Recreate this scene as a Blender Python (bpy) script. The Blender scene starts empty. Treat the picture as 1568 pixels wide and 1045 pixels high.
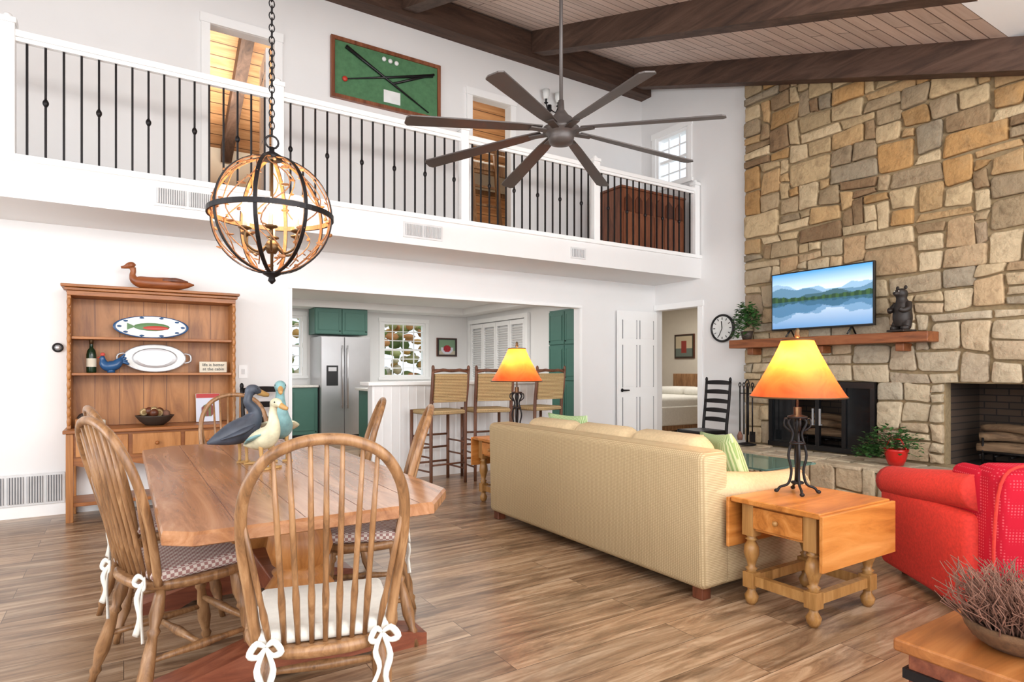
import bpy, bmesh, math, random
from mathutils import Vector, Matrix
random.seed(7)
pi=math.pi
def S(r,g,b):
    f=lambda c:(c/255/12.92 if c/255<=0.04045 else ((c/255+0.055)/1.055)**2.4)
    return (f(r),f(g),f(b),1.0)
# ---------------------------------------------------------------- materials
def nm(name):
    m=bpy.data.materials.new(name); m.use_nodes=True
    nt=m.node_tree; return m,nt,nt.nodes['Principled BSDF']
def coords(nt,scale=(1,1,1),plane='xyz'):
    tc=nt.nodes.new('ShaderNodeTexCoord'); out=tc.outputs['Object']
    if plane!='xyz':
        sp=nt.nodes.new('ShaderNodeSeparateXYZ'); cb=nt.nodes.new('ShaderNodeCombineXYZ')
        nt.links.new(out,sp.inputs[0]); d={'x':0,'y':1,'z':2}
        nt.links.new(sp.outputs[d[plane[0]]],cb.inputs[0]); nt.links.new(sp.outputs[d[plane[1]]],cb.inputs[1])
        out=cb.outputs[0]
    mp=nt.nodes.new('ShaderNodeMapping'); mp.inputs['Scale'].default_value=scale
    nt.links.new(out,mp.inputs['Vector']); return mp.outputs[0]
def noise(nt,vec,scale,detail=4,dist=0.0,rough=.55):
    n=nt.nodes.new('ShaderNodeTexNoise'); n.inputs['Scale'].default_value=scale
    n.inputs['Detail'].default_value=detail; n.inputs['Distortion'].default_value=dist; n.inputs['Roughness'].default_value=rough
    nt.links.new(vec,n.inputs['Vector']); return n.outputs[0]
def ramp(nt,fac,stops):
    r=nt.nodes.new('ShaderNodeValToRGB'); e=r.color_ramp.elements
    while len(e)<len(stops): e.new(0.5)
    for i,(p,c) in enumerate(stops): e[i].position=p; e[i].color=c
    nt.links.new(fac,r.inputs[0]); return r.outputs[0]
def mix(nt,fac,a,b,mode='MIX'):
    m=nt.nodes.new('ShaderNodeMix'); m.data_type='RGBA'; m.blend_type=mode
    for k,val in ((0,fac),(6,a),(7,b)):
        if hasattr(val,'is_linked') or hasattr(val,'links'): nt.links.new(val,m.inputs[k])
        else: m.inputs[k].default_value=val
    return m.outputs[2]
def bump(nt,p,h,st=.3,d=.01):
    b=nt.nodes.new('ShaderNodeBump'); b.inputs['Strength'].default_value=st; b.inputs['Distance'].default_value=d
    nt.links.new(h,b.inputs['Height']); nt.links.new(b.outputs[0],p.inputs['Normal'])
def plain(name,c,rough=.5,metal=0,em=0,emc=None,nz=0.06,sc=8,bm=0):
    m,nt,p=nm(name)
    p.inputs['Roughness'].default_value=rough; p.inputs['Metallic'].default_value=metal
    v=coords(nt); n=noise(nt,v,sc)
    lo=tuple(max(0,x*(1-nz)) for x in c[:3])+(1,); hi=tuple(min(1,x*(1+nz)) for x in c[:3])+(1,)
    nt.links.new(ramp(nt,n,[(.3,lo),(.7,hi)]),p.inputs['Base Color'])
    if em: p.inputs['Emission Color'].default_value=emc or c; p.inputs['Emission Strength'].default_value=em
    if bm: bump(nt,p,noise(nt,v,sc*6),bm,.004)
    return m
def wood(name,c1,c2,c3,axis='z',rough=.4,sc=9,spec=.5):
    m,nt,p=nm(name); s=[sc,sc,sc]; s['xyz'.index(axis)]=sc*.12
    v=coords(nt,tuple(s)); n=noise(nt,v,1.6,7,1.2,.66)
    nt.links.new(ramp(nt,n,[(.28,c1),(.5,c2),(.72,c3)]),p.inputs['Base Color'])
    p.inputs['Roughness'].default_value=rough; p.inputs['Specular IOR Level'].default_value=spec
    bump(nt,p,n,.15,.004); return m
def planks(name,cols,w,l,plane='xy',rough=.35,gap=.0015,grain=(1.1,11,1),tint=.35,mort=(.12,.08,.05,1),bs=.2,patch=0):
    m,nt,p=nm(name); v=coords(nt,(1,1,1),plane)
    bt=nt.nodes.new('ShaderNodeTexBrick'); nt.links.new(v,bt.inputs['Vector'])
    bt.inputs['Scale'].default_value=1; bt.inputs['Brick Width'].default_value=l; bt.inputs['Row Height'].default_value=w
    bt.inputs['Mortar Size'].default_value=gap; bt.inputs['Mortar Smooth'].default_value=.1; bt.offset=.37; bt.inputs['Bias'].default_value=0
    bt.inputs['Color1'].default_value=(0,0,0,1); bt.inputs['Color2'].default_value=(1,1,1,1); bt.inputs['Mortar'].default_value=(.5,.5,.5,1)
    vs=nt.nodes.new('ShaderNodeVectorMath'); vs.operation='MULTIPLY_ADD'
    nt.links.new(bt.outputs['Color'],vs.inputs[0]); vs.inputs[1].default_value=(13,7,5); nt.links.new(v,vs.inputs[2])
    mp=nt.nodes.new('ShaderNodeMapping'); mp.inputs['Scale'].default_value=grain; nt.links.new(vs.outputs[0],mp.inputs['Vector'])
    n1=noise(nt,mp.outputs[0],1.3,8,1.1,.68)
    c=ramp(nt,n1,cols)
    if patch:
        mp2=nt.nodes.new('ShaderNodeMapping'); mp2.inputs['Scale'].default_value=(1.5,5.5,1); nt.links.new(vs.outputs[0],mp2.inputs['Vector'])
        n2=noise(nt,mp2.outputs[0],1.1,5,.8,.62)
        c=mix(nt,1.0,c,ramp(nt,n2,[(.34,(1-patch,1-patch*1.05,1-patch*1.1,1)),(.48,(1,1,1,1)),(.7,(1+patch*.1,)*3+(1,))]),'MULTIPLY')
    t=ramp(nt,bt.outputs['Color'],[(0,(1-tint,)*3+(1,)),(1,(1+tint*.15,)*3+(1,))])
    c=mix(nt,1.0,c,t,'MULTIPLY')
    c=mix(nt,bt.outputs['Fac'],c,mort)
    nt.links.new(c,p.inputs['Base Color']); p.inputs['Roughness'].default_value=rough
    bump(nt,p,n1,bs,.002); return m
def vcol(name,rough=.6,em=0,bm=0,var=0):
    m,nt,p=nm(name); a=nt.nodes.new('ShaderNodeAttribute'); a.attribute_name='Col'
    col=a.outputs['Color']
    if var:
        v=coords(nt); n=noise(nt,v,8,9,.6,.7)
        k=ramp(nt,n,[(.28,(1-var,1-var*1.08,1-var*1.15,1)),(.5,(1,1,1,1)),(.78,(1+var*.3,)*3+(1,))])
        col=mix(nt,1.0,col,k,'MULTIPLY')
        n2=noise(nt,v,3.2,5,.3,.6)
        col=mix(nt,ramp(nt,n2,[(.50,(0,0,0,1)),(.72,(.45,.45,.45,1))]),col,S(164,142,108))
        if bm: bump(nt,p,noise(nt,v,22,8),bm,.02)
    nt.links.new(col,p.inputs['Base Color']); p.inputs['Roughness'].default_value=rough
    if em: nt.links.new(a.outputs['Color'],p.inputs['Emission Color']); p.inputs['Emission Strength'].default_value=em
    return m
def brickm(name,c1,c2,mo,plane,w=.2,h=.065,rough=.9):
    m,nt,p=nm(name); v=coords(nt,(1,1,1),plane); bt=nt.nodes.new('ShaderNodeTexBrick'); nt.links.new(v,bt.inputs['Vector'])
    bt.inputs['Scale'].default_value=1; bt.inputs['Brick Width'].default_value=w; bt.inputs['Row Height'].default_value=h
    bt.inputs['Mortar Size'].default_value=.006; bt.inputs['Color1'].default_value=c1; bt.inputs['Color2'].default_value=c2; bt.inputs['Mortar'].default_value=mo
    nt.links.new(bt.outputs['Color'],p.inputs['Base Color']); p.inputs['Roughness'].default_value=rough; return m
def fabric(name,c1,c2,h=.012,rough=.9,plane='yz',dist=2.5):
    m,nt,p=nm(name); v=coords(nt,(1,1,1),plane)
    wv=nt.nodes.new('ShaderNodeTexWave'); wv.wave_type='BANDS'; wv.bands_direction='Y'; wv.inputs['Scale'].default_value=.314/h
    wv.inputs['Distortion'].default_value=dist; wv.inputs['Detail'].default_value=1; wv.inputs['Detail Scale'].default_value=14
    nt.links.new(v,wv.inputs['Vector'])
    nt.links.new(ramp(nt,wv.outputs[1],[(.2,c1),(.8,c2)]),p.inputs['Base Color'])
    p.inputs['Roughness'].default_value=rough; p.inputs['Specular IOR Level'].default_value=.15
    bump(nt,p,wv.outputs[1],.3,.003); return m
def weave(name,c1,c2,s1,s2):
    m,nt,p=nm(name); v=coords(nt,(1,1,1),'yz')
    def wv(d,s,dist):
        w=nt.nodes.new('ShaderNodeTexWave'); w.bands_direction=d; w.inputs['Scale'].default_value=s; w.inputs['Distortion'].default_value=dist; w.inputs['Detail'].default_value=2; w.inputs['Detail Scale'].default_value=30
        nt.links.new(v,w.inputs['Vector']); return w.outputs[1]
    a=wv('X',s1,2.5); b_=wv('Y',s2,3.0)
    mt=nt.nodes.new('ShaderNodeMath'); mt.operation='MULTIPLY'; nt.links.new(a,mt.inputs[0]); nt.links.new(b_,mt.inputs[1])
    nt.links.new(ramp(nt,mt.outputs[0],[(.05,c1),(.6,c2)]),p.inputs['Base Color'])
    p.inputs['Roughness'].default_value=.95; p.inputs['Specular IOR Level'].default_value=.1; bump(nt,p,mt.outputs[0],.4,.003); return m
def dotted(name,c1,c2,sc):
    m,nt,p=nm(name); v=coords(nt); vo=nt.nodes.new('ShaderNodeTexVoronoi'); vo.inputs['Scale'].default_value=sc; vo.inputs['Randomness'].default_value=0
    nt.links.new(v,vo.inputs['Vector'])
    nt.links.new(ramp(nt,vo.outputs['Distance'],[(.2,c2),(.34,c1)]),p.inputs['Base Color'])
    p.inputs['Roughness'].default_value=.9; p.inputs['Specular IOR Level'].default_value=.1; return m
def checker(name,c1,c2,sc):
    m,nt,p=nm(name); v=coords(nt)
    c=nt.nodes.new('ShaderNodeTexChecker'); c.inputs['Scale'].default_value=sc; c.inputs['Color1'].default_value=c1; c.inputs['Color2'].default_value=c2
    nt.links.new(v,c.inputs['Vector']); nt.links.new(c.outputs[0],p.inputs['Base Color']); p.inputs['Roughness'].default_value=.95; return m
def stripes(name,c1,c2,sc,direction='X'):
    m,nt,p=nm(name); v=coords(nt); w=nt.nodes.new('ShaderNodeTexWave'); w.bands_direction=direction; w.inputs['Scale'].default_value=sc
    nt.links.new(v,w.inputs['Vector']); nt.links.new(ramp(nt,w.outputs[1],[(.45,c1),(.55,c2)]),p.inputs['Base Color']); p.inputs['Roughness'].default_value=.9; return m

WHITE=plain('white_wall_paint',S(237,236,235),.6,nz=.01,sc=3)
TRIM=plain('white_trim_paint',S(250,250,249),.35,nz=.01)
CREAM=plain('cream_wall_paint',S(232,222,205),.7,nz=.02)
FLOOR=planks('laminate_floor_planks',[(.25,S(78,58,44)),(.38,S(128,98,73)),(.5,S(164,132,101)),(.64,S(198,170,140))],.19,1.35,'xy',.30,.0014,(1.0,10.5,1),.26,mort=S(68,50,38),patch=.42)
CEILW=planks('pickled_pine_ceiling_planks',[(.3,S(212,190,176)),(.5,S(230,210,198)),(.7,S(240,224,214))],.13,3.5,'xy',.6,.006,(.7,9,1),.16,mort=S(120,98,86))
PINEW=planks('knotty_pine_paneling',[(.3,S(150,100,62)),(.5,S(186,134,88)),(.7,S(206,160,112))],.16,4,'xz',.6,.006,(.7,9,1),.15,mort=S(80,50,30))
PINEC=planks('pine_room_ceiling',[(.3,S(150,104,66)),(.5,S(190,140,96)),(.7,S(208,164,120))],.16,4,'xy',.6,.006,(.7,9,1),.15,mort=S(80,50,30))
BEAM=wood('dark_beam_wood',S(50,34,26),S(80,58,46),S(104,80,66),'y',.7,6)
BEAMX=wood('dark_beam_wood_long',S(50,34,26),S(78,56,44),S(98,74,60),'x',.7,6)
IRON=plain('black_iron',S(34,31,32),.45,.6)
BRONZE=plain('brushed_bronze_fan',S(86,80,78),.45,.4)
OAK=wood('honey_oak',S(88,60,38),S(142,102,66),S(176,136,96),'z',.35,14)
TABLEW=wood('table_top_wood',S(112,68,42),S(160,110,74),S(190,142,106),'y',.22,6)
TABLED=wood('table_base_wood',S(92,42,28),S(130,70,46),S(156,94,66),'x',.35,9)
PINE=wood('pine_hutch_wood',S(132,78,36),S(178,118,62),S(200,140,84),'z',.4,5)
PINEX=wood('pine_hutch_wood_horizontal',S(122,72,34),S(160,98,48),S(184,122,68),'x',.4,6)
ENDW=wood('end_table_pine',S(150,86,34),S(192,122,56),S(214,148,82),'x',.28,6)
ENDD=wood('end_table_leg_pine',S(128,86,40),S(168,122,68),S(190,146,90),'z',.35,9)
DARKW=wood('walnut_dark_wood',S(56,28,18),S(100,54,34),S(126,72,48),'z',.4,8)
CHESTW=wood('chest_wood',S(84,44,28),S(130,76,50),S(156,100,70),'z',.4,7)
STOOLW=wood('stool_brown_wood',S(66,40,28),S(104,66,46),S(126,86,62),'z',.45,10)
MANT=wood('mantel_cedar',S(98,52,26),S(138,80,44),S(164,102,62),'y',.5,7)
RUSH=fabric('woven_rush',S(136,110,72),S(208,182,136),h=.016,plane='xz')
RUSHH=fabric('woven_rush_seat',S(136,110,72),S(204,178,134),h=.016,plane='xy')
SOFA=weave('sofa_weave',S(170,146,110),S(212,190,152),24,36)
SOFAC=plain('sofa_cushion_fabric',S(204,180,142),.95,nz=.09,sc=60,bm=.25)
RED=plain('red_armchair_fabric',S(204,52,42),.9,nz=.16,sc=70,bm=.2)
REDD=dotted('red_dotted_fabric',S(180,28,46),S(206,84,92),70)
WHITEC=plain('white_cotton',S(220,216,206),.95,nz=.05,sc=30,bm=.2)
GING=checker('gingham_cushion',S(210,198,188),S(158,118,112),74)
GREENP=stripes('green_striped_cotton',S(140,170,112),S(190,206,162),22)
GREENC=plain('teal_green_cabinet',S(66,110,98),.45,nz=.03)
STEEL=plain('stainless_steel',S(200,200,202),.28,.8,nz=.02)
BLACK=plain('black_plastic',S(18,18,20),.3,nz=.02)
GRANITE=plain('light_counter',S(222,220,214),.25,nz=.1,sc=40)
VENT=plain('vent_metal_white',S(220,220,220),.4)
VDARK=plain('painted_shadow_gap',S(124,124,128),.8)  # flat grey painted as shade in vent slots and door panel grooves
MORTAR=plain('mortar',S(150,130,98),.95,nz=.16,sc=30,bm=.5)
STONE=vcol('field_stone',.9,0,.8,.4)
PICM=vcol('printed_picture',.5)
FOL=vcol('garden_foliage',.9)
SCREEN=vcol('tv_screen_image',.25,.7)
FBRICK=brickm('firebrick',S(86,68,54),S(64,52,44),S(44,38,34),'yz')
SOOT=plain('soot_black',S(36,32,29),.9)
LOGM=wood('split_log',S(70,52,38),S(112,88,64),S(146,120,92),'y',.8,10)
LEAF=plain('green_leaf',S(60,102,48),.5,nz=.45,sc=20)
TERR=plain('dark_pot',S(60,48,40),.6)
REDPOT=plain('red_pot',S(196,30,26),.3)
BEARM=plain('bear_black_wood',S(40,32,28),.55,nz=.3,sc=30)
DUCKW=wood('carved_duck_wood',S(110,56,26),S(148,82,42),S(174,108,62),'x',.4,8)
DUCKN=plain('duck_navy',S(62,68,80),.5,nz=.25,sc=24)
DUCKWH=plain('duck_white',S(200,196,166),.5,nz=.22,sc=24)
DUCKT=plain('duck_teal',S(118,158,160),.5,nz=.22,sc=24)
YEL=plain('duck_bill_ochre',S(176,136,78),.5)
BLUEC=plain('blue_ceramic',S(40,84,130),.25)
PORC=plain('porcelain',S(236,238,236),.2)
PEWTER=plain('pewter',S(196,196,198),.35,.5)
REDC=plain('fish_red',S(190,60,44),.4)
GRNC=plain('fish_green',S(90,130,80),.4)
TWIG=plain('dried_twig',S(128,90,74),.9,nz=.35,sc=20)
WICK=plain('wicker_brown',S(104,74,48),.8,nz=.3,sc=60,bm=.6)
SIGNB=plain('sign_board',S(226,216,196),.7)
BRASS=plain('brass_rim',S(100,78,52),.4,.7)
BARK=wood('orb_rust_wood',S(104,64,36),S(152,100,60),S(186,134,86),'z',.5,14)
GLASSG=plain('dark_fire_glass',S(24,26,28),.08)
def glassm():
    m,nt,p=nm('green_tint_glass'); p.inputs['Base Color'].default_value=S(180,220,208); p.inputs['Roughness'].default_value=.03
    p.inputs['Transmission Weight'].default_value=.85; p.inputs['IOR'].default_value=1.3; return m
GLASS=glassm()
def shadem():
    m,nt,p=nm('amber_mica_shade'); v=coords(nt); n=noise(nt,v,6,6,1.2)
    c=ramp(nt,n,[(.3,S(150,52,30)),(.7,S(186,84,52))]); c2=ramp(nt,n,[(.3,S(236,120,48)),(.7,S(250,152,74))])
    tr=nt.nodes.new('ShaderNodeBsdfTranslucent'); nt.links.new(c2,tr.inputs[0])
    p.inputs['Roughness'].default_value=.5; nt.links.new(c,p.inputs['Base Color'])
    mx=nt.nodes.new('ShaderNodeMixShader'); mx.inputs[0].default_value=.42
    out=nt.nodes['Material Output']
    nt.links.new(p.outputs[0],mx.inputs[1]); nt.links.new(tr.outputs[0],mx.inputs[2]); nt.links.new(mx.outputs[0],out.inputs[0]); return m
SHADE=shadem()
BULB=plain('warm_bulb',(1,.8,.5,1),.3,0,22,(1,.74,.44,1))

# ---------------------------------------------------------------- mesh builder
_cg={}
def cubegrid(n):
    if n in _cg: return _cg[n]
    vs=[];idx={};fs=[]
    def vi(p):
        k=tuple(round(c,5) for c in p)
        if k not in idx: idx[k]=len(vs); vs.append(k)
        return idx[k]
    g=[-1+2*i/n for i in range(n+1)]
    for ax in range(3):
        for sgn in (-1,1):
            for i in range(n):
                for j in range(n):
                    q=[]
                    for a,bb in ((g[i],g[j]),(g[i+1],g[j]),(g[i+1],g[j+1]),(g[i],g[j+1])):
                        p=[0,0,0]; p[ax]=sgn; p[(ax+1)%3]=a; p[(ax+2)%3]=bb; q.append(vi(p))
                    fs.append(q if sgn>0 else q[::-1])
    _cg[n]=(vs,fs); return _cg[n]
def cr(pts,n):
    out=[]; P=[pts[0]]+list(pts)+[pts[-1]]
    for i in range(1,len(P)-2):
        a,b,c,d=P[i-1],P[i],P[i+1],P[i+2]
        for k in range(n):
            t=k/n
            out.append(tuple(.5*((2*b[j])+(-a[j]+c[j])*t+(2*a[j]-5*b[j]+4*c[j]-d[j])*t*t+(-a[j]+3*b[j]-3*c[j]+d[j])*t**3) for j in range(len(b))))
    out.append(tuple(pts[-1])); return out
class B:
    def __init__(s): s.v=[];s.f=[];s.mi=[];s.sm=[];s.mats=[];s.M=Matrix.Identity(4);s.c=[];s.cc=(1,1,1,1)
    def add(s,vs,fs,mat,smooth=False):
        if mat not in s.mats: s.mats.append(mat)
        m=s.mats.index(mat); o=len(s.v)
        for p in vs: s.v.append(tuple(s.M@Vector(p))); s.c.append(s.cc)
        for f in fs: s.f.append([i+o for i in f]); s.mi.append(m); s.sm.append(smooth)
    def box(s,x0,x1,y0,y1,z0,z1,mat,r=0):
        c=((x0+x1)/2,(y0+y1)/2,(z0+z1)/2); h=((x1-x0)/2,(y1-y0)/2,(z1-z0)/2)
        if r: return s.rbox(c,h,r,mat,3,False)
        vs,fs=cubegrid(1); s.add([tuple(c[i]+p[i]*h[i] for i in range(3)) for p in vs],fs,mat)
    def rbox(s,c,h,r,mat,n=5,smooth=True,R=None,puff=0):
        vs,fs=cubegrid(n); r=min(r,*h); out=[]
        for p in vs:
            d=Vector(p).normalized()
            q=Vector([math.copysign(h[i]-r,p[i])+d[i]*r for i in range(3)])
            if puff: q=Vector([q[i]*(1+puff*(1-abs(p[(i+1)%3])**2)*(1-abs(p[(i+2)%3])**2)) for i in range(3)])
            if R: q=R@q
            out.append(tuple(q+Vector(c)))
        s.add(out,fs,mat,smooth)
    def obox(s,c,h,R,mat):
        vs,fs=cubegrid(1); s.add([tuple(R@Vector([p[i]*h[i] for i in range(3)])+Vector(c)) for p in vs],fs,mat)
    def tube(s,pts,r,mat,seg=8,closed=False,flat=1.0,up=None):
        P=[Vector(p[:3]) for p in pts]; n=len(P)
        rr=[r]*n if not isinstance(r,(list,tuple)) else r
        if len(pts[0])>3: rr=[p[3] for p in pts]
        T=[]
        for i in range(n):
            a=P[(i-1)%n] if (closed or i>0) else P[0]; b=P[(i+1)%n] if (closed or i<n-1) else P[-1]
            t=(b-a); T.append(t.normalized() if t.length>1e-9 else Vector((0,0,1)))
        u=Vector(up) if up else (Vector((0,0,1)) if abs(T[0].z)<.9 else Vector((1,0,0)))
        vs=[];fs=[]
        for i in range(n):
            if up: u=Vector(up)
            u=(u-T[i]*u.dot(T[i]));
            u=u.normalized() if u.length>1e-6 else T[i].orthogonal().normalized()
            w=T[i].cross(u)
            for k in range(seg):
                a=2*pi*k/seg; vs.append(tuple(P[i]+u*(math.cos(a)*rr[i])+w*(math.sin(a)*rr[i]*flat)))
        m=n if closed else n-1
        for i in range(m):
            for k in range(seg):
                a=i*seg+k; b=i*seg+(k+1)%seg; j=(i+1)%n
                fs.append([a,b,j*seg+(k+1)%seg,j*seg+k])
        if not closed: fs.append(list(range(seg))[::-1]); fs.append([(n-1)*seg+k for k in range(seg)])
        s.add(vs,fs,mat,True)
    def sw(s,pts,mat,seg=12,n=5,flat=1.0,up=None): s.tube(cr(pts,n),0,mat,seg,False,flat,up)
    def cyl(s,p0,p1,r,mat,seg=12,r1=None): s.tube([tuple(p0),tuple(p1)],[r,r if r1 is None else r1],mat,seg)
    def turned(s,p0,p1,prof,mat,seg=10):
        a=Vector(p0);b=Vector(p1); s.tube([tuple(a.lerp(b,t)) for t,_ in prof],[r for _,r in prof],mat,seg)
    def lathe(s,c,prof,mat,seg=20,cap=True):
        vs=[];fs=[];n=len(prof)
        for r,z in prof:
            for k in range(seg):
                a=2*pi*k/seg; vs.append((c[0]+r*math.cos(a),c[1]+r*math.sin(a),c[2]+z))
        for i in range(n-1):
            for k in range(seg): fs.append([i*seg+k,i*seg+(k+1)%seg,(i+1)*seg+(k+1)%seg,(i+1)*seg+k])
        if cap: fs.append(list(range(seg))[::-1]); fs.append([(n-1)*seg+k for k in range(seg)])
        s.add(vs,fs,mat,True)
    def ell(s,c,r,mat,seg=14,rings=8,R=None):
        vs=[];fs=[]
        for i in range(rings+1):
            t=pi*(i/rings); st=math.sin(min(max(t,.001),pi-.001))
            for k in range(seg):
                a=2*pi*k/seg; p=Vector((r[0]*st*math.cos(a),r[1]*st*math.sin(a),r[2]*math.cos(t)))
                if R: p=R@p
                vs.append(tuple(p+Vector(c)))
        for i in range(rings):
            for k in range(seg): fs.append([i*seg+k,i*seg+(k+1)%seg,(i+1)*seg+(k+1)%seg,(i+1)*seg+k])
        s.add(vs,fs,mat,True)
    def slab(s,outl,rings,mat,smooth=False):
        vs=[];fs=[];n=len(outl)
        for sc,z in rings:
            for x,y in outl: vs.append((x*sc,y*sc,z))
        for i in range(len(rings)-1):
            for k in range(n): fs.append([i*n+k,i*n+(k+1)%n,(i+1)*n+(k+1)%n,(i+1)*n+k])
        fs.append(list(range(n))[::-1]); fs.append([(len(rings)-1)*n+k for k in range(n)])
        s.add(vs,fs,mat,smooth)
    def prism(s,poly,off,mat):
        n=len(poly); o=Vector(off); vs=[tuple(p) for p in poly]+[tuple(Vector(p)+o) for p in poly]
        fs=[list(range(n))[::-1],[n+i for i in range(n)]]+[[i,(i+1)%n,n+(i+1)%n,n+i] for i in range(n)]
        s.add(vs,fs,mat)
    def grid(s,O,U,V,nx,ny,fn,mat):
        O=Vector(O);U=Vector(U);V=Vector(V); o=len(s.v)
        vs=[];cs=[]
        for j in range(ny+1):
            for i in range(nx+1):
                vs.append(tuple(O+U*(i/nx)+V*(j/ny))); cs.append(fn(i/nx,j/ny))
        fs=[[j*(nx+1)+i,j*(nx+1)+i+1,(j+1)*(nx+1)+i+1,(j+1)*(nx+1)+i] for j in range(ny) for i in range(nx)]
        s.add(vs,fs,mat)
        for i,c in enumerate(cs): s.c[o+i]=c
    def obj(s,name,loc=(0,0,0),rot=0,fix=True):
        me=bpy.data.meshes.new(name); me.from_pydata(s.v,[],s.f)
        for m in s.mats: me.materials.append(m)
        me.polygons.foreach_set('material_index',s.mi); me.polygons.foreach_set('use_smooth',s.sm)
        ca=me.color_attributes.new('Col','FLOAT_COLOR','POINT')
        ca.data.foreach_set('color',[x for c in s.c for x in c])
        if fix:
            bm=bmesh.new(); bm.from_mesh(me); bmesh.ops.recalc_face_normals(bm,faces=bm.faces); bm.to_mesh(me); bm.free()
        me.update(); o=bpy.data.objects.new(name,me); bpy.context.scene.collection.objects.link(o)
        o.location=loc; o.rotation_euler=(0,0,math.radians(rot)); return o
RX=lambda a:Matrix.Rotation(math.radians(a),3,'X')
RY=lambda a:Matrix.Rotation(math.radians(a),3,'Y')
RZ=lambda a:Matrix.Rotation(math.radians(a),3,'Z')
def wallboxes(b,ax,p0,p1,a0,a1,z0,z1,holes,mat):
    A=sorted(set([a0,a1]+[h[0] for h in holes]+[h[1] for h in holes])); Z=sorted(set([z0,z1]+[h[2] for h in holes]+[h[3] for h in holes]))
    A=[a for a in A if a0<=a<=a1]; Z=[z for z in Z if z0<=z<=z1]
    for i in range(len(A)-1):
        for j in range(len(Z)-1):
            ca=(A[i]+A[i+1])/2; cz=(Z[j]+Z[j+1])/2
            if any(h[0]<ca<h[1] and h[2]<cz<h[3] for h in holes): continue
            if ax=='x': b.box(p0,p1,A[i],A[i+1],Z[j],Z[j+1],mat)
            else: b.box(A[i],A[i+1],p0,p1,Z[j],Z[j+1],mat)
def wall(name,ax,p0,p1,a0,a1,z0,z1,holes,mat):
    b=B(); wallboxes(b,ax,p0,p1,a0,a1,z0,z1,holes,mat); return b.obj(name)

# ---------------------------------------------------------------- room shell
XE=6.55; YA=6.43; YU=6.70
CZ=lambda y:5.65-.36*(6.7-y)
b=B(); b.box(-3.6,9.9,-2.6,11.5,-.1,0,FLOOR); b.obj('floor')
wall('wall_north','y',YA,YA+.12,-3.5,XE,0,2.45,[(1.44,5.15,0,2.05)],WHITE)
wall('wall_north_upper','y',YU,YU+.12,-3.5,XE,2.74,5.75,[(.72,1.32,2.74,4.64),(3.66,4.22,2.74,4.64)],WHITE)
wall('wall_east','x',XE,XE+.12,-2.5,6.9,0,5.75,[(5.62,6.40,0,2.08),(5.80,6.40,3.85,4.58),(3.18,4.50,.28,1.16),(1.62,2.70,.28,1.16)],WHITE)
wall('wall_south','y',-2.6,-2.5,-3.5,XE,0,4.1,[(-2.6,-.3,.5,3.3),(.4,2.8,.1,3.3),(3.5,5.8,.5,3.3)],WHITE)
wall('wall_west','x',-3.6,-3.5,-2.6,6.8,0,5.75,[(-1.8,1.2,.6,3.0),(2.0,5.0,.6,3.2)],WHITE)
b=B(); b.prism([(-3.6,2.08,CZ(2.08)),(-3.6,6.85,CZ(6.85)),(-3.6,6.85,CZ(6.85)+.12),(-3.6,2.08,CZ(2.08)+.12)],(10.2,0,0),CEILW); b.obj('ceiling')
b=B(); b.box(-3.6,6.67,-2.6,2.08,3.987,4.11,WHITE); b.obj('ceiling_flat')
b=B(); b.box(-3.5,XE,5.585,YU,2.45,2.74,WHITE); b.box(-3.5,XE,5.555,5.60,2.715,2.76,TRIM,.004); b.obj('balcony_slab')
b=B(); b.box(2.28,4.70,YA,YA+.14,0,1.05,WHITE); b.box(2.22,4.76,YA-.06,YA+.24,1.05,1.09,TRIM,.008)
for i in range(24): b.box(2.30+i*.1,2.305+i*.1,YA-.006,YA-.0005,.12,1.04,TRIM)
b.obj('wall_breakfast_bar')
b=B(); b.box(1.405,1.438,YA-.016,YA-.0005,0,2.048,TRIM); b.box(5.152,5.185,YA-.016,YA-.0005,0,2.048,TRIM); b.box(1.405,5.185,YA-.018,YA-.0005,2.0505,2.085,TRIM); b.obj('trim_1')
b=B()
for x0,x1 in ((.64,.719),(1.321,1.40),(3.58,3.659),(4.221,4.30)): b.box(x0,x1,YU-.025,YU-.0005,2.745,4.639,TRIM)
b.box(.63,1.41,YU-.028,YU-.0005,4.641,4.73,TRIM); b.box(3.57,4.31,YU-.028,YU-.0005,4.641,4.73,TRIM); b.obj('trim_2')
b=B(); b.box(XE-.025,XE-.0005,5.54,5.619,0,2.079,TRIM); b.box(XE-.027,XE-.0005,5.53,6.42,2.081,2.16,TRIM); b.obj('trim_3')
b=B(); b.box(-3.5,1.40,YA-.018,YA-.0005,0,.13,TRIM); b.obj('baseboard_north')
b=B(); b.box(5.19,XE-.03,YA-.018,YA-.0005,0,.13,TRIM); b.obj('baseboard_north_end')
b=B(); b.box(XE-.018,XE-.0005,4.85,5.535,0,.13,TRIM); b.obj('baseboard_east')
for i,x in enumerate((-2.75,-.95,.85,2.65,4.42,6.20)):
    b=B(); w=.17; ye=1.7
    b.prism([(x,ye,CZ(ye)-.28),(x,6.49,CZ(6.49)-.28),(x,6.49,CZ(6.49)),(x,ye,CZ(ye))],(w,0,0),BEAM); b.obj('ceiling_beam')
b=B(); b.box(-3.5,XE,6.50,YU,5.24,5.56,BEAMX); b.obj('ceiling_ledger_beam')

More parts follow.
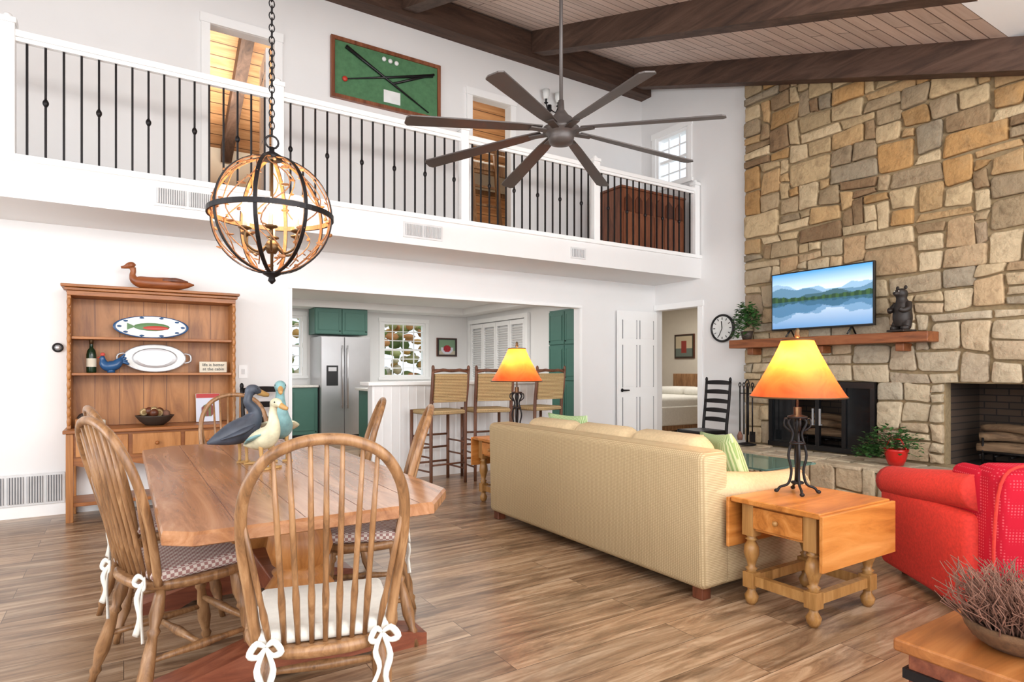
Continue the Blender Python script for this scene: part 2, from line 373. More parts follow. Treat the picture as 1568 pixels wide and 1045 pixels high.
wall('wall_kitchen_north','y',11.4,11.5,.4,6.75,0,2.5,[(4.25,5.15,1.08,2.16),(1.7,2.78,1.12,2.2)],WHITE)
b=B(); b.box(6.1,6.2,6.56,11.4,0,2.44,WHITE); b.obj('wall_kitchen_east')
b=B(); b.box(.4,.5,6.56,11.4,0,2.44,WHITE); b.obj('wall_kitchen_west')
b=B(); b.box(.4,6.2,6.71,11.5,2.45,2.55,WHITE)
b.box(.5,6.1,10.9,11.39,2.33,2.449,WHITE); b.box(5.75,6.099,6.56,10.899,2.33,2.449,WHITE); b.obj('ceiling_kitchen')
b=B(); b.box(9.8,9.9,4.9,11.0,0,2.49,CREAM); b.obj('wall_bedroom_east')
b=B(); b.box(6.67,9.8,10.9,11.0,0,2.49,CREAM); b.box(6.2,6.67,6.9,7.0,0,2.49,CREAM); b.obj('wall_bedroom_north')
b=B(); b.box(6.67,9.9,4.8,4.9,0,2.49,CREAM); b.obj('wall_bedroom_south')
b=B(); b.box(6.68,9.9,4.8,11.0,2.5,2.59,WHITE); b.obj('ceiling_bedroom')
b=B(); b.box(-.6,6.67,YU,9.6,2.61,2.74,CREAM); b.obj('floor_upper')
b=B(); b.box(-.6,2.4,9.5,9.6,2.74,5.9,CREAM); b.box(2.4,6.67,9.5,9.6,2.74,5.9,PINEW); b.obj('wall_upper_north')
b=B(); b.box(2.35,2.45,6.83,9.5,2.74,5.9,CREAM); b.obj('wall_upper_partition')
b=B(); b.box(-.6,-.5,6.83,9.5,2.74,5.9,CREAM); b.box(6.57,6.67,6.91,9.5,2.74,5.9,CREAM); b.obj('wall_upper_sides')
b=B(); b.prism([(-.6,6.83,5.7),(-.6,9.6,4.3),(-.6,9.6,4.4),(-.6,6.83,5.8)],(7.1,0,0),PINEC); b.obj('ceiling_upper')
b=B(); b.prism([(1.15,6.85,5.45),(1.15,9.45,4.15),(1.15,9.45,4.35),(1.15,6.85,5.65)],(.14,0,0),BEAM); b.obj('upper_room_beam')

# ---------------------------------------------------------------- stone
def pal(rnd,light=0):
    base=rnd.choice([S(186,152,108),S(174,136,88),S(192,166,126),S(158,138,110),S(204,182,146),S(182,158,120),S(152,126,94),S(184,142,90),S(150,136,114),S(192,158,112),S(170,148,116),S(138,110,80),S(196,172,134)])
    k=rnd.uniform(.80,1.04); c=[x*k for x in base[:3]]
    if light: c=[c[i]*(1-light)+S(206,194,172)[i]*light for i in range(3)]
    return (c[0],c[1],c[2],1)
def stones(b,O,U,V,N,nu,nv,cu,cv,blocked,seed,depth=.045,lightfn=None,ws=(1,2,2,2,3,3,3,4),hs=(1,1,2,2,2,3),skip=None):
    rnd=random.Random(seed); O=Vector(O);U=Vector(U);V=Vector(V);N=Vector(N)
    occ={}; ok=lambda i,j: 0<=i<nu and 0<=j<nv and not blocked(i,j) and (i,j) not in occ
    def jit(i,j):
        r=random.Random(seed*7919+i*131+j*977)
        edge=i in(0,nu) or j in (0,nv) or any(blocked(i+a,j+c) for a in(-1,0) for c in(-1,0))
        return (0,0) if edge else (r.uniform(-.2,.2)*cu,r.uniform(-.22,.22)*cv)
    for j in range(nv):
        for i in range(nu):
            if not ok(i,j): continue
            w=rnd.choice(ws); h=rnd.choice(hs)
            if w==1 and h==1 and rnd.random()<.6: w=2
            ww=0
            while ww<w and ok(i+ww,j): ww+=1
            hh=0
            while hh<h and all(ok(i+k,j+hh) for k in range(ww)): hh+=1
            for a in range(ww):
                for c in range(hh): occ[(i+a,j+c)]=1
            if skip and skip(i,j): continue
            C=[]
            for (a,c) in ((i,j),(i+ww,j),(i+ww,j+hh),(i,j+hh)):
                d=jit(a,c); C.append(Vector((a*cu+d[0],c*cv+d[1])))
            cen=sum(C,Vector((0,0)))/4; out=[]; gap=.009
            C=[p-Vector((math.copysign(gap,(p-cen).x),math.copysign(gap,(p-cen).y))) for p in C]
            for k in range(4):
                p=C[k];q=C[(k+1)%4];pr=C[(k-1)%4]
                cut=min((q-p).length,(pr-p).length)*rnd.uniform(.05,.18)
                out.append(p+(pr-p).normalized()*cut); out.append((p+(pr-p).normalized()*cut*.3+(q-p).normalized()*cut*.3)); out.append(p+(q-p).normalized()*cut)
                mid=(p+q)/2; nn=Vector(((q-p).y,-(q-p).x)).normalized(); out.append(mid+nn*rnd.uniform(-.008,.005))
            dd=depth*rnd.uniform(.6,1.25); vs=[];n=len(out)
            for sc,de in ((1,0),(1,dd*.65),(.975,dd*.93),(.9,dd)):
                for p in out:
                    q=cen+(p-cen)*sc; vs.append(tuple(O+U*q.x+V*q.y+N*de))
            vs.append(tuple(O+U*cen.x+V*cen.y+N*dd*rnd.uniform(.95,1.15)))
            fs=[[r*n+k,r*n+(k+1)%n,(r+1)*n+(k+1)%n,(r+1)*n+k] for r in range(3) for k in range(n)]
            fs+=[[3*n+k,3*n+(k+1)%n,4*n] for k in range(n)]
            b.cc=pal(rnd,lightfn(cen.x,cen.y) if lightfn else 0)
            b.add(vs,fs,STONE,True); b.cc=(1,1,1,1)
SX=6.44
b=B(); wallboxes(b,'x',SX,XE-.001,.0,4.8,0,3.95,[(3.24,4.44,.34,1.10),(1.68,2.64,.34,1.10)],MORTAR)
b.prism([(SX,2.1,3.95),(SX,4.8,3.95),(SX,4.8,CZ(4.8)-.01),(SX,2.1,CZ(2.1)-.01)],(.108,0,0),MORTAR)
blk=lambda i,j:(j<8 and (3<=i<13 or 18<=i<26))
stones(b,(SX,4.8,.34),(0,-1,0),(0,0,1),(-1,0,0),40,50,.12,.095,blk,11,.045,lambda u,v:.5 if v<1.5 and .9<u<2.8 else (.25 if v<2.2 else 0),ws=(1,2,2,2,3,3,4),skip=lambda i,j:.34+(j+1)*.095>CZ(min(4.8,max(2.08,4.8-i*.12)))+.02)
b.obj('wall_stone_chimney')
def firebox(name,y0,y1,dep):
    b=B(); z0,z1=.34,1.10; x0=SX+.03; x1=x0+dep
    b.box(x0,x1,y0-.04,y0-.001,z0-.04,z1+.04,FBRICK); b.box(x0,x1,y1+.001,y1+.04,z0-.04,z1+.04,FBRICK); b.box(x1,x1+.05,y0-.04,y1+.04,z0-.04,z1+.04,FBRICK)
    b.box(x0,x1,y0,y1,z0-.04,z0-.001,SOOT); b.box(x0,x1,y0,y1,z1+.001,z1+.04,SOOT); return b.obj(name)
firebox('wall_firebox_glazed',3.24,4.44,.6); firebox('wall_firebox_open',1.68,2.64,.7)
b=B(); b.box(5.70,SX-.002,.2,4.75,0,.30,MORTAR)
stones(b,(5.70,4.75,0),(0,-1,0),(0,0,1),(-1,0,0),36,3,.125,.11,lambda i,j:False,5,.04,lambda u,v:.5,hs=(1,1,2,3))
stones(b,(5.66,4.75,.30),(0,-1,0),(1,0,0),(0,0,1),36,6,.125,.122,lambda i,j:False,8,.032,lambda u,v:.6)
b.obj('stone_hearth')
b=B(); x=SX-.05
for y in (3.24,3.53,3.82,4.10,4.39): b.box(x-.02,x+.02,y,y+.045,.401,1.029,BLACK)
b.box(x-.025,x+.02,3.24,4.44,1.03,1.095,BLACK); b.box(x-.025,x+.02,3.24,4.44,.345,.40,BLACK)
for y in (3.80,3.88): b.box(x-.05,x-.03,y-.006,y+.006,.62,.80,PEWTER); b.box(x-.04,x,y-.004,y+.004,.62,.63,PEWTER)
b.box(x-.001,x+.004,3.286,3.529,.40,1.03,GLASSG); b.box(x-.001,x+.004,4.146,4.389,.40,1.03,GLASSG)
b.obj('fireplace_screen_doors')
def logs(name,yc,x):
    b=B()
    for i in range(6): b.cyl((x-.12,yc-.3+i*.12,.44),(x+.2,yc-.3+i*.12,.44),.008,IRON,6)
    for s_ in(-1,1): b.cyl((x-.1,yc+s_*.28,.342),(x-.1,yc+s_*.28,.6),.01,IRON,6); b.cyl((x+.15,yc+s_*.28,.342),(x+.15,yc+s_*.28,.5),.01,IRON,6)
    b.tube([(x-.1,yc-.32,.47),(x-.1,yc+.32,.47)],.012,IRON,6)
    for dx,dz,r,sk in ((-.05,.50,.055,.02),(.08,.50,.06,-.03),(.02,.60,.05,.05),(0,.68,.04,-.04)):
        b.sw([(x+dx,yc-.34,dz-.01,r*.9),(x+dx+sk,yc-.1,dz,r),(x+dx,yc+.12,dz+.015,r*.92),(x+dx-sk,yc+.33,dz,r*.85)],LOGM,10,3)
    b.obj(name)
logs('firewood_grate',2.14,6.74); logs('firewood_grate',3.84,6.74)
b=B(); b.box(6.17,6.42,2.67,4.84,1.48,1.58,MANT,.012)
for y in (2.95,3.75,4.6): b.box(6.25,6.42,y-.04,y+.04,1.40,1.479,MANT,.01)
b.obj('fireplace_mantel')

# ---------------------------------------------------------------- TV
def lerp(a,c,t): t=max(0,min(1,t)); return tuple(a[i]*(1-t)+c[i]*t for i in range(4))
def lake(u,v):
    def sky(w): return lerp(S(226,240,248),S(70,150,220),(w-.6)/.4)
    def land(u,w):
        m0=.74+.07*math.sin(u*4+2.2)+.03*math.sin(u*17)+.012*math.sin(u*41)
        m1=.66+.06*math.sin(u*6+.6)+.025*math.sin(u*19)
        m2=.58+.04*math.sin(u*8+3)+.02*math.sin(u*21)
        m3=.53+.02*abs(math.sin(u*6+.4))+.01*math.sin(u*60)+.20*max(0,abs(u-.5)-.3)
        if w<m3: return S(30,62,40) if math.sin(u*90)>-.3 else S(50,84,46)
        if w<m2: return S(56,92,104)
        if w<m1: return S(88,128,156)
        if w<m0: return S(136,172,200)
        return sky(w)
    if v>.48: return land(u,v)
    c=land(u+.01*math.sin(v*120),.48+(.48-v)*.8+.04)
    return lerp(c,S(50,104,150),.4+.3*(.48-v))
b=B(); b.box(6.27,6.31,3.19,4.33,1.665,2.31,BLACK,.006)
b.grid((6.268,4.315,1.685),(0,-1.11,0),(0,0,.61),150,84,lake,SCREEN)
for y in (3.42,4.10): b.tube([(6.20,y,1.59),(6.29,y,1.67),(6.36,y,1.59)],.009,BLACK,6)
b.obj('television',fix=False)

b=B(); X=XE-.002
ck=lambda r,x:[(x,5.21+r*math.cos(2*pi*k/40),1.76+r*math.sin(2*pi*k/40)) for k in range(40)]
b.prism(ck(.175,X),(-.025,0,0),BLACK); b.prism(ck(.155,X-.026),(-.006,0,0),PORC); b.tube(ck(.168,X-.03),.016,BLACK,8,True)
for k in range(12):
    a=2*pi*k/12; b.cyl((X-.034,5.21+.11*math.cos(a),1.76+.11*math.sin(a)),(X-.034,5.21+.14*math.cos(a),1.76+.14*math.sin(a)),.005,BLACK,5)
b.cyl((X-.036,5.21,1.76),(X-.036,5.22,1.85),.006,BLACK,5); b.cyl((X-.036,5.21,1.76),(X-.036,5.26,1.66),.005,BLACK,5)
b.obj('wall_clock')

# ---------------------------------------------------------------- balcony railing
b=B(); Y=5.63; posts=[-.70,1.14,2.975,4.745,6.49]
for p in [-2.55]+posts: 
    b.box(p-.045,p+.045,Y-.045,Y+.045,2.762,3.70,TRIM,.006); b.box(p-.055,p+.055,Y-.055,Y+.055,3.70,3.74,TRIM,.008); b.ell((p,Y,3.755),(.03,.03,.025),TRIM)
b.box(-3.49,XE-.01,Y-.035,Y+.035,3.615,3.665,TRIM,.01); b.box(-3.49,XE-.01,Y-.02,Y+.02,3.585,3.614,TRIM)
P=[-3.5,-2.55]+posts; cnt=0
for i in range(len(P)-1):
    n=17 if i else 8
    for k in range(1,n):
        x=P[i]+(P[i+1]-P[i])*k/n; cnt+=1
        b.box(x-.0075,x+.0075,Y-.0075,Y+.0075,2.742,3.59,IRON)
        b.box(x-.012,x+.012,Y-.012,Y+.012,2.757,2.775,IRON)
        if cnt%3==1: b.lathe((x,Y,3.18),[(.008,-.03),(.018,-.012),(.020,0),(.018,.012),(.008,.03)],IRON,8)
b.obj('balcony_railing')

def vent(name,x0,x1,y,z0,z1,n,cells=2):
    b=B(); b.box(x0,x1,y-.012,y-.0005,z0,z1,VENT,.003); m=.02; w=(x1-x0-m)/cells
    for c in range(cells):
        a=x0+m+c*w; e=a+w-m
        b.box(a,e,y-.014,y-.0125,z0+m,z1-m,VDARK)
        for k in range(n):
            xx=a+(e-a)*(k+.5)/n; b.obox((xx,y-.018,(z0+z1)/2),(.0035,.006,(z1-z0)/2-m),RZ(25),VENT)
    b.obj(name)
vent('air_vent',.20,.67,5.584,2.52,2.68,13,2); vent('air_vent',2.29,2.71,5.584,2.515,2.665,12,2); vent('air_vent',4.34,4.56,5.584,2.51,2.64,8,1)
vent('return_air_grille',-.95,-.42,YA-.018,.10,.36,6,4)

b=B(); gb=plain('green_felt_board',S(78,122,84),.8,nz=.15,sc=20)
b.box(1.94,3.17,YU-.03,YU-.001,4.24,4.83,gb)
for a in ((1.90,3.21,4.20,4.24),(1.90,3.21,4.83,4.87)): b.box(a[0],a[1],YU-.05,YU-.001,a[2],a[3],CHESTW)
for a in ((1.90,1.94),(3.17,3.21)): b.box(a[0],a[1],YU-.05,YU-.001,4.241,4.829,CHESTW)
def cue(p,q): b.tube([(p[0],YU-.05,p[1]),(p[0]*.55+q[0]*.45,YU-.05,p[1]*.55+q[1]*.45),(q[0],YU-.05,q[1])],[.022,.014,.006],BLACK,8)
cue((2.06,4.78),(3.05,4.27)); cue((3.10,4.72),(2.05,4.42))
b.cyl((2.6,YU-.05,4.50),(3.12,YU-.05,4.74),.014,BLACK,8)
for k in range(3): b.ell((2.50+.075*k,YU-.045,4.76-.005*k),(.026,.02,.026),PORC)
b.box(2.50,2.70,YU-.036,YU-.0305,4.28,4.42,PORC); b.ell((2.05,YU-.05,4.42),(.03,.02,.03),REDC)
b.obj('framed_pool_cue_display')
b=B(); x=4.83; b.lathe((x,YU-.03,4.74),[(.0,-.05),(.028,-.04),(.028,.04),(0,.05)],IRON)
for s_ in (-1,1):
    b.sw([(x,YU-.03,4.74,.008),(x+s_*.06,YU-.08,4.68,.008),(x+s_*.10,YU-.09,4.76,.008)],IRON,6); b.lathe((x+s_*.10,YU-.09,4.76),[(.02,0),(.03,.01),(.012,.02),(.012,.09)],IRON,10)
    b.lathe((x+s_*.10,YU-.09,4.82),[(.03,0),(.045,.05),(.05,.12)],PORC,12)
b.obj('wall_sconce')

# ---------------------------------------------------------------- windows
def window(name,ax,p,a0,a1,z0,z1,nx,nz,d=.1):
    b=B(); 
    def bx(a,c,z,w,q0=0,q1=0):
        if q0>q1: q0,q1=q1,q0
        if ax=='y': b.box(a,c,p+q0,p+q1,z,w,TRIM)
        else: b.box(p+q0,p+q1,a,c,z,w,TRIM)
    f=.045; e=.001
    bx(a0+e,a0+f,z0+e,z1-e,.002,d); bx(a1-f,a1-e,z0+e,z1-e,.002,d); bx(a0+f,a1-f,z0+e,z0+f,.002,d); bx(a0+f,a1-f,z1-f,z1-e,.002,d)
    bx(a0-.07,a0,z0,z1,-.02,-.001); bx(a1,a1+.07,z0,z1,-.02,-.001); bx(a0-.08,a1+.08,z1+e,z1+.08,-.024,-.001); bx(a0-.09,a1+.09,z0-.05,z0-e,-.04,-.001)
    for i in range(1,nx): x=a0+(a1-a0)*i/nx; bx(x-.009,x+.009,z0+f,z1-f,d*.4,d*.6)
    for i in range(1,nz): z=z0+(z1-z0)*i/nz; bx(a0+f,a1-f,z-.009,z+.009,d*.42,d*.58)
    zc=(z0+z1)/2; bx(a0+f,a1-f,zc-.02,zc+.02,d*.3,d*.7)
    b.obj(name)
window('window_1','y',11.4,4.25,5.15,1.08,2.16,4,6); window('window_2','y',11.4,1.7,2.74,1.12,2.2,4,6)
window('window_3','x',XE,5.80,6.40,3.85,4.58,3,4,.12)
window('window_4','y',-2.5,-2.6,-.3,.5,3.3,3,4,-.1);window('window_5','y',-2.5,.4,2.8,.1,3.3,3,4,-.1);window('window_6','y',-2.5,3.5,5.8,.5,3.3,3,4,-.1)
window('added_window_7','x',-3.5,-1.8,1.2,.6,3.0,4,4,-.1);window('added_window_8','x',-3.5,2.0,5.0,.6,3.2,4,4,-.1)  # unseen west windows, added to bring wider soft fill
GRASS=plain('lawn',S(150,160,110),.9,nz=.3,sc=3)
b=B(); b.box(-30,40,11.6,50,-.6,-.5,GRASS); b.obj('outdoor_ground')
b=B(); rnd=random.Random(4)
for k in range(1100): 
    x=rnd.uniform(-2,13); z=rnd.uniform(-.5,2.9); b.cc=rnd.choice([S(136,150,90),S(204,156,90),S(170,168,112),S(220,204,170),S(110,128,76),S(190,130,80),S(236,232,222)])
    b.ell((x,19+rnd.uniform(-1,1),z),(rnd.uniform(.08,.26),.2,rnd.uniform(.06,.18)),FOL,6,4)
b.obj('garden_hedge')

# ---------------------------------------------------------------- doors
def doorleaf(b,w,h,t=.035):
    b.box(0,w,0,t,0,h,TRIM)
    for side in (-1,1):
        yb=-.0005 if side<0 else t+.0005
        for cx in (w*.28,w*.72):
            for z0,z1 in ((.18,.82),(.98,1.55),(1.66,h-.14)):
                ww=w*.17; o=side*.006
                ya,yc=sorted((yb,yb+o)); b.box(cx-ww,cx+ww,ya,yc,z0,z1,TRIM,.002)
                ya,yc=sorted((yb,yb+o*.5))
                for q in ((cx-ww-.012,cx-ww-.001,z0-.012,z1+.012),(cx+ww+.001,cx+ww+.012,z0-.012,z1+.012)): b.box(q[0],q[1],ya,yc,q[2],q[3],VDARK)  # grey strips paint the shade beside the raised panels
b=B(); b.M=Matrix.Translation((5.77,YA-.085,.01)); doorleaf(b,.74,2.04)
b.M=Matrix.Identity(4); b.cyl((5.83,YA-.09,.94),(5.83,YA-.14,.94),.012,IRON); b.sw([(5.83,YA-.14,.94,.012),(5.87,YA-.145,.94,.011),(5.92,YA-.14,.94,.009)],IRON,8); b.ell((5.83,YA-.095,.94),(.026,.006,.026),IRON)
b.obj('door_1')
b=B(); b.M=Matrix.Translation((1.30,6.84,2.745))@Matrix.Rotation(math.radians(86),4,'Z'); doorleaf(b,.58,1.88); b.obj('door_2')

# ---------------------------------------------------------------- kitchen
b=B(); x0,x1,y0=2.87,3.74,10.65
b.box(x0,x1,y0+.06,11.38,0.0,1.81,STEEL,.006)
b.box(x0,x0+.40,y0,y0+.055,.08,1.80,STEEL,.008); b.box(x0+.41,x1,y0,y0+.055,.08,1.80,STEEL,.008)
b.box(x0+.02,x1-.02,y0+.03,y0+.059,0,.079,BLACK)
for x in (x0+.36,x0+.45): b.cyl((x,y0-.05,.55),(x,y0-.05,1.65),.012,STEEL); b.cyl((x,y0-.05,.6),(x,y0,.6),.01,STEEL,8); b.cyl((x,y0-.05,1.6),(x,y0,1.6),.01,STEEL,8)
b.box(x0+.09,x0+.29,y0-.012,y0-.0005,.95,1.30,BLACK,.004); b.box(x0+.12,x0+.26,y0-.016,y0-.0125,1.20,1.27,PEWTER)
b.obj('refrigerator')
def cab(b,x0,x1,z0,z1,y,n,mat=GREENC):
    w=(x1-x0)/n
    for i in range(n):
        a=x0+i*w+.008; e=x0+(i+1)*w-.008
        b.box(a,e,y-.02,y-.0005,z0+.01,z1-.01,mat,.003); b.box(a+.055,e-.055,y-.028,y-.0205,z0+.075,z1-.075,mat,.003)
        for q in ((a+.04,a+.045),(e-.045,e-.04)): b.box(q[0],q[1],y-.024,y-.0205,z0+.06,z1-.06,mat)
        b.lathe((e-.03,y-.03,z0+.06),[(.008,-.01),(.012,0),(.008,.01)],IRON,8)
b=B(); b.box(2.84,3.80,10.97,11.37,1.86,2.325,GREENC); cab(b,2.84,3.80,1.86,2.325,10.97,2); b.obj('kitchen_upper_cabinet')
b=B(); b.box(.51,2.85,10.8,11.39,.1,.92,GREENC); cab(b,.51,2.85,.1,.92,10.8,5); b.box(.51,2.85,10.84,11.39,0,.099,BLACK); b.box(.51,2.86,10.76,11.39,.921,.96,GRANITE,.006); b.obj('kitchen_base_cabinet')
b=B(); b.box(3.78,6.02,10.8,11.39,.1,.92,GREENC); cab(b,3.78,6.02,.1,.92,10.8,5); b.box(3.78,6.02,10.84,11.39,0,.099,BLACK); b.box(3.77,6.02,10.76,11.39,.921,.96,GRANITE,.006); b.obj('kitchen_base_cabinet')
b=B(); b.box(3.15,3.75,8.9,9.5,.0,.90,GREENC); cab(b,3.15,3.75,.02,.90,8.9,1); b.box(3.10,3.80,8.86,9.54,.901,.94,GRANITE,.006); b.obj('kitchen_island')
b=B(); b.M=Matrix(((0,1,0,5.88),(1,0,0,7.28),(0,0,1,0),(0,0,0,1)))
b.box(0,.84,0,.21,0,2.18,GREENC)
cab(b,0,.84,.1,1.05,0,2); cab(b,0,.84,1.05,1.62,0,2); cab(b,0,.84,1.62,2.16,0,2); b.obj('pantry_cabinet')
b=B()
for i in range(4):
    a=9.12+i*.5; e=a+.49
    for q in ((a,a+.05),(e-.05,e)): b.box(6.04,6.08,q[0],q[1],.05,2.14,TRIM)
    for z in (.05,1.0,2.06): b.box(6.042,6.078,a+.0505,e-.0505,z,z+.08,TRIM)
    for k in range(42):
        z=.16+k*.045
        if .95<z<1.1: continue
        b.obox((6.06,(a+e)/2,z),(.018,.194,.004),RY(35),TRIM)
b.box(6.03,6.09,9.0,9.1,0,2.159,TRIM); b.box(6.03,6.09,11.13,11.2,0,2.159,TRIM); b.box(6.03,6.09,9.0,11.2,2.16,2.24,TRIM)
b.obj('door_3')
def berry(u,v):
    d=math.hypot(u-.5,v-.42)
    if u<.08 or u>.92 or v<.08 or v>.92: return S(50,40,40)
    if d<.2: return S(180,40,50) if math.sin(u*60)*math.sin(v*60)>-.2 else S(110,16,30)
    if d<.32 and v<.5: return S(210,210,220)
    return S(120,150,120) if v>.3 else S(190,180,160)
b=B(); b.box(5.40,5.86,11.37,11.398,1.50,1.88,DARKW); b.grid((5.41,11.368,1.51),(.44,0,0),(0,0,.36),40,32,berry,PICM); b.obj('framed_fruit_picture',fix=False)

# ---------------------------------------------------------------- bedroom
b=B(); X0,X1,Y0,Y1=7.35,9.3,7.1,8.6
b.box(X0,X1,Y0,Y1,.22,.42,OAK,.01); b.rbox(((X0+X1)/2,(Y0+Y1)/2,.60),((X1-X0)/2,(Y1-Y0)/2,.17),.08,WHITEC)
b.box(X0-.02,X1-.4,Y0-.03,Y1+.03,.30,.62,WHITEC,.03)
b.rbox((8.95,7.5,.82),(.28,.33,.09),.09,WHITEC); b.rbox((8.95,8.2,.82),(.28,.33,.09),.09,WHITEC)
b.box(9.32,9.40,Y0-.05,Y1+.05,0,1.15,OAK,.01)
for x in (X0+.05,9.25):
    for y in(Y0+.05,Y1-.05): b.box(x-.04,x+.04,y-.04,y+.04,0,.219,OAK)
b.obj('bed')
def port(u,v):
    if u<.07 or u>.93 or v<.07 or v>.93: return S(60,50,40)
    if .35<u<.65 and .2<v<.75: return S(150,60,50)
    return S(206,190,160) if v>.4 else S(110,120,110)
b=B(); b.box(9.765,9.798,8.50,9.02,1.46,1.96,DARKW); b.grid((9.758,9.01,1.47),(0,-.5,0),(0,0,.48),40,40,port,PICM); b.obj('framed_bedroom_picture',fix=False)

b=B(); x0,x1,y0,y1,z0,z1=5.30,6.44,5.78,6.20,2.742,3.56
b.box(x0,x1,y0,y1,z0,z1-.031,CHESTW); b.box(x0-.02,x1+.02,y0-.02,y1,z1-.03,z1,CHESTW,.008)
for i in range(6):
    a=x0+.03+i*.185; b.box(a,a+.165,y0-.012,y0-.0005,z0+.06,z0+.48,CHESTW,.004); b.prism([(a+.02,y0-.0005,z0+.5),(a+.145,y0-.0005,z0+.5),(a+.145,y0-.0005,z0+.66),(a+.08,y0-.0005,z0+.72),(a+.02,y0-.0005,z0+.66)],(0,-.012,0),DARKW)
b.obj('carved_wood_chest')
b=B(); 
for x in (3.75,5.2):
    for y in (7.4,8.3): b.box(x-.04,x+.04,y-.04,y+.04,2.741,4.35,OAK)
for z in (3.1,3.95):
    b.box(3.79,5.16,7.38,7.42,z,z+.14,OAK); b.box(3.79,5.16,8.28,8.32,z,z+.14,OAK); b.box(3.73,3.77,7.44,8.26,z,z+.14,OAK); b.box(3.80,5.15,7.43,8.27,z+.05,z+.2,WHITEC,.04)
for x in (4.0,4.4): b.obox((x,7.28,3.49),(.03,.02,.75),RX(-7),OAK)
for k in range(5): b.box(4.031,4.369,7.22+k*.031,7.25+k*.031,2.95+k*.26,2.98+k*.26,OAK)
b.box(3.79,5.16,7.38,7.42,4.25,4.33,OAK); b.obj('bunk_bed')

# ---------------------------------------------------------------- dining table
b=B(); x0,x1,y0,y1=.09,1.06,1.94,4.25; c=.15
outl=[(x0+c*.5,y0),(x1-c,y0),(x1,y0+c*1.4),(x1,y1-c),(x1-c,y1),(x0+c,y1),(x0,y1-c),(x0,y0+c*.4)]
cx,cy=(x0+x1)/2,(y0+y1)/2; ol=[(p[0]-cx,p[1]-cy) for p in outl]
b.M=Matrix.Translation((cx,cy,0)); b.slab(ol,[(.985,.715),(1,.722),(1,.752),(.99,.76)],TABLEW)
b.M=Matrix.Identity(4)
for xx in (.285,.48,.67,.865): b.box(xx-.0012,xx+.0012,y0+.02,y1-.02,.7595,.7604,DARKW)
prof=[(.12,0),(.12,.05),(.075,.08),(.10,.13),(.13,.19),(.135,.22),(.10,.27),(.11,.285),(.085,.30),(.11,.32),(.13,.38),(.12,.44),(.09,.50),(.10,.52),(.08,.54),(.12,.58)]
for y in (2.58,3.62):
    b.lathe((.61,y,.12),prof,PINE,24)
    b.box(.20,.96,y-.07,y+.07,.66,.714,TABLED,.01)
    b.prism([(.06,y-.075,0),(.24,y-.075,0),(.30,y-.075,.03),(.92,y-.075,.03),(.98,y-.075,0),(1.14,y-.075,0),(1.14,y-.075,.05),(1.0,y-.075,.085),(.78,y-.075,.15),(.44,y-.075,.15),(.2,y-.075,.085),(.06,y-.075,.05)],(0,.15,0),TABLED)
b.box(.57,.65,2.66,3.54,.16,.26,TABLED,.01)
b.obj('dining_table')

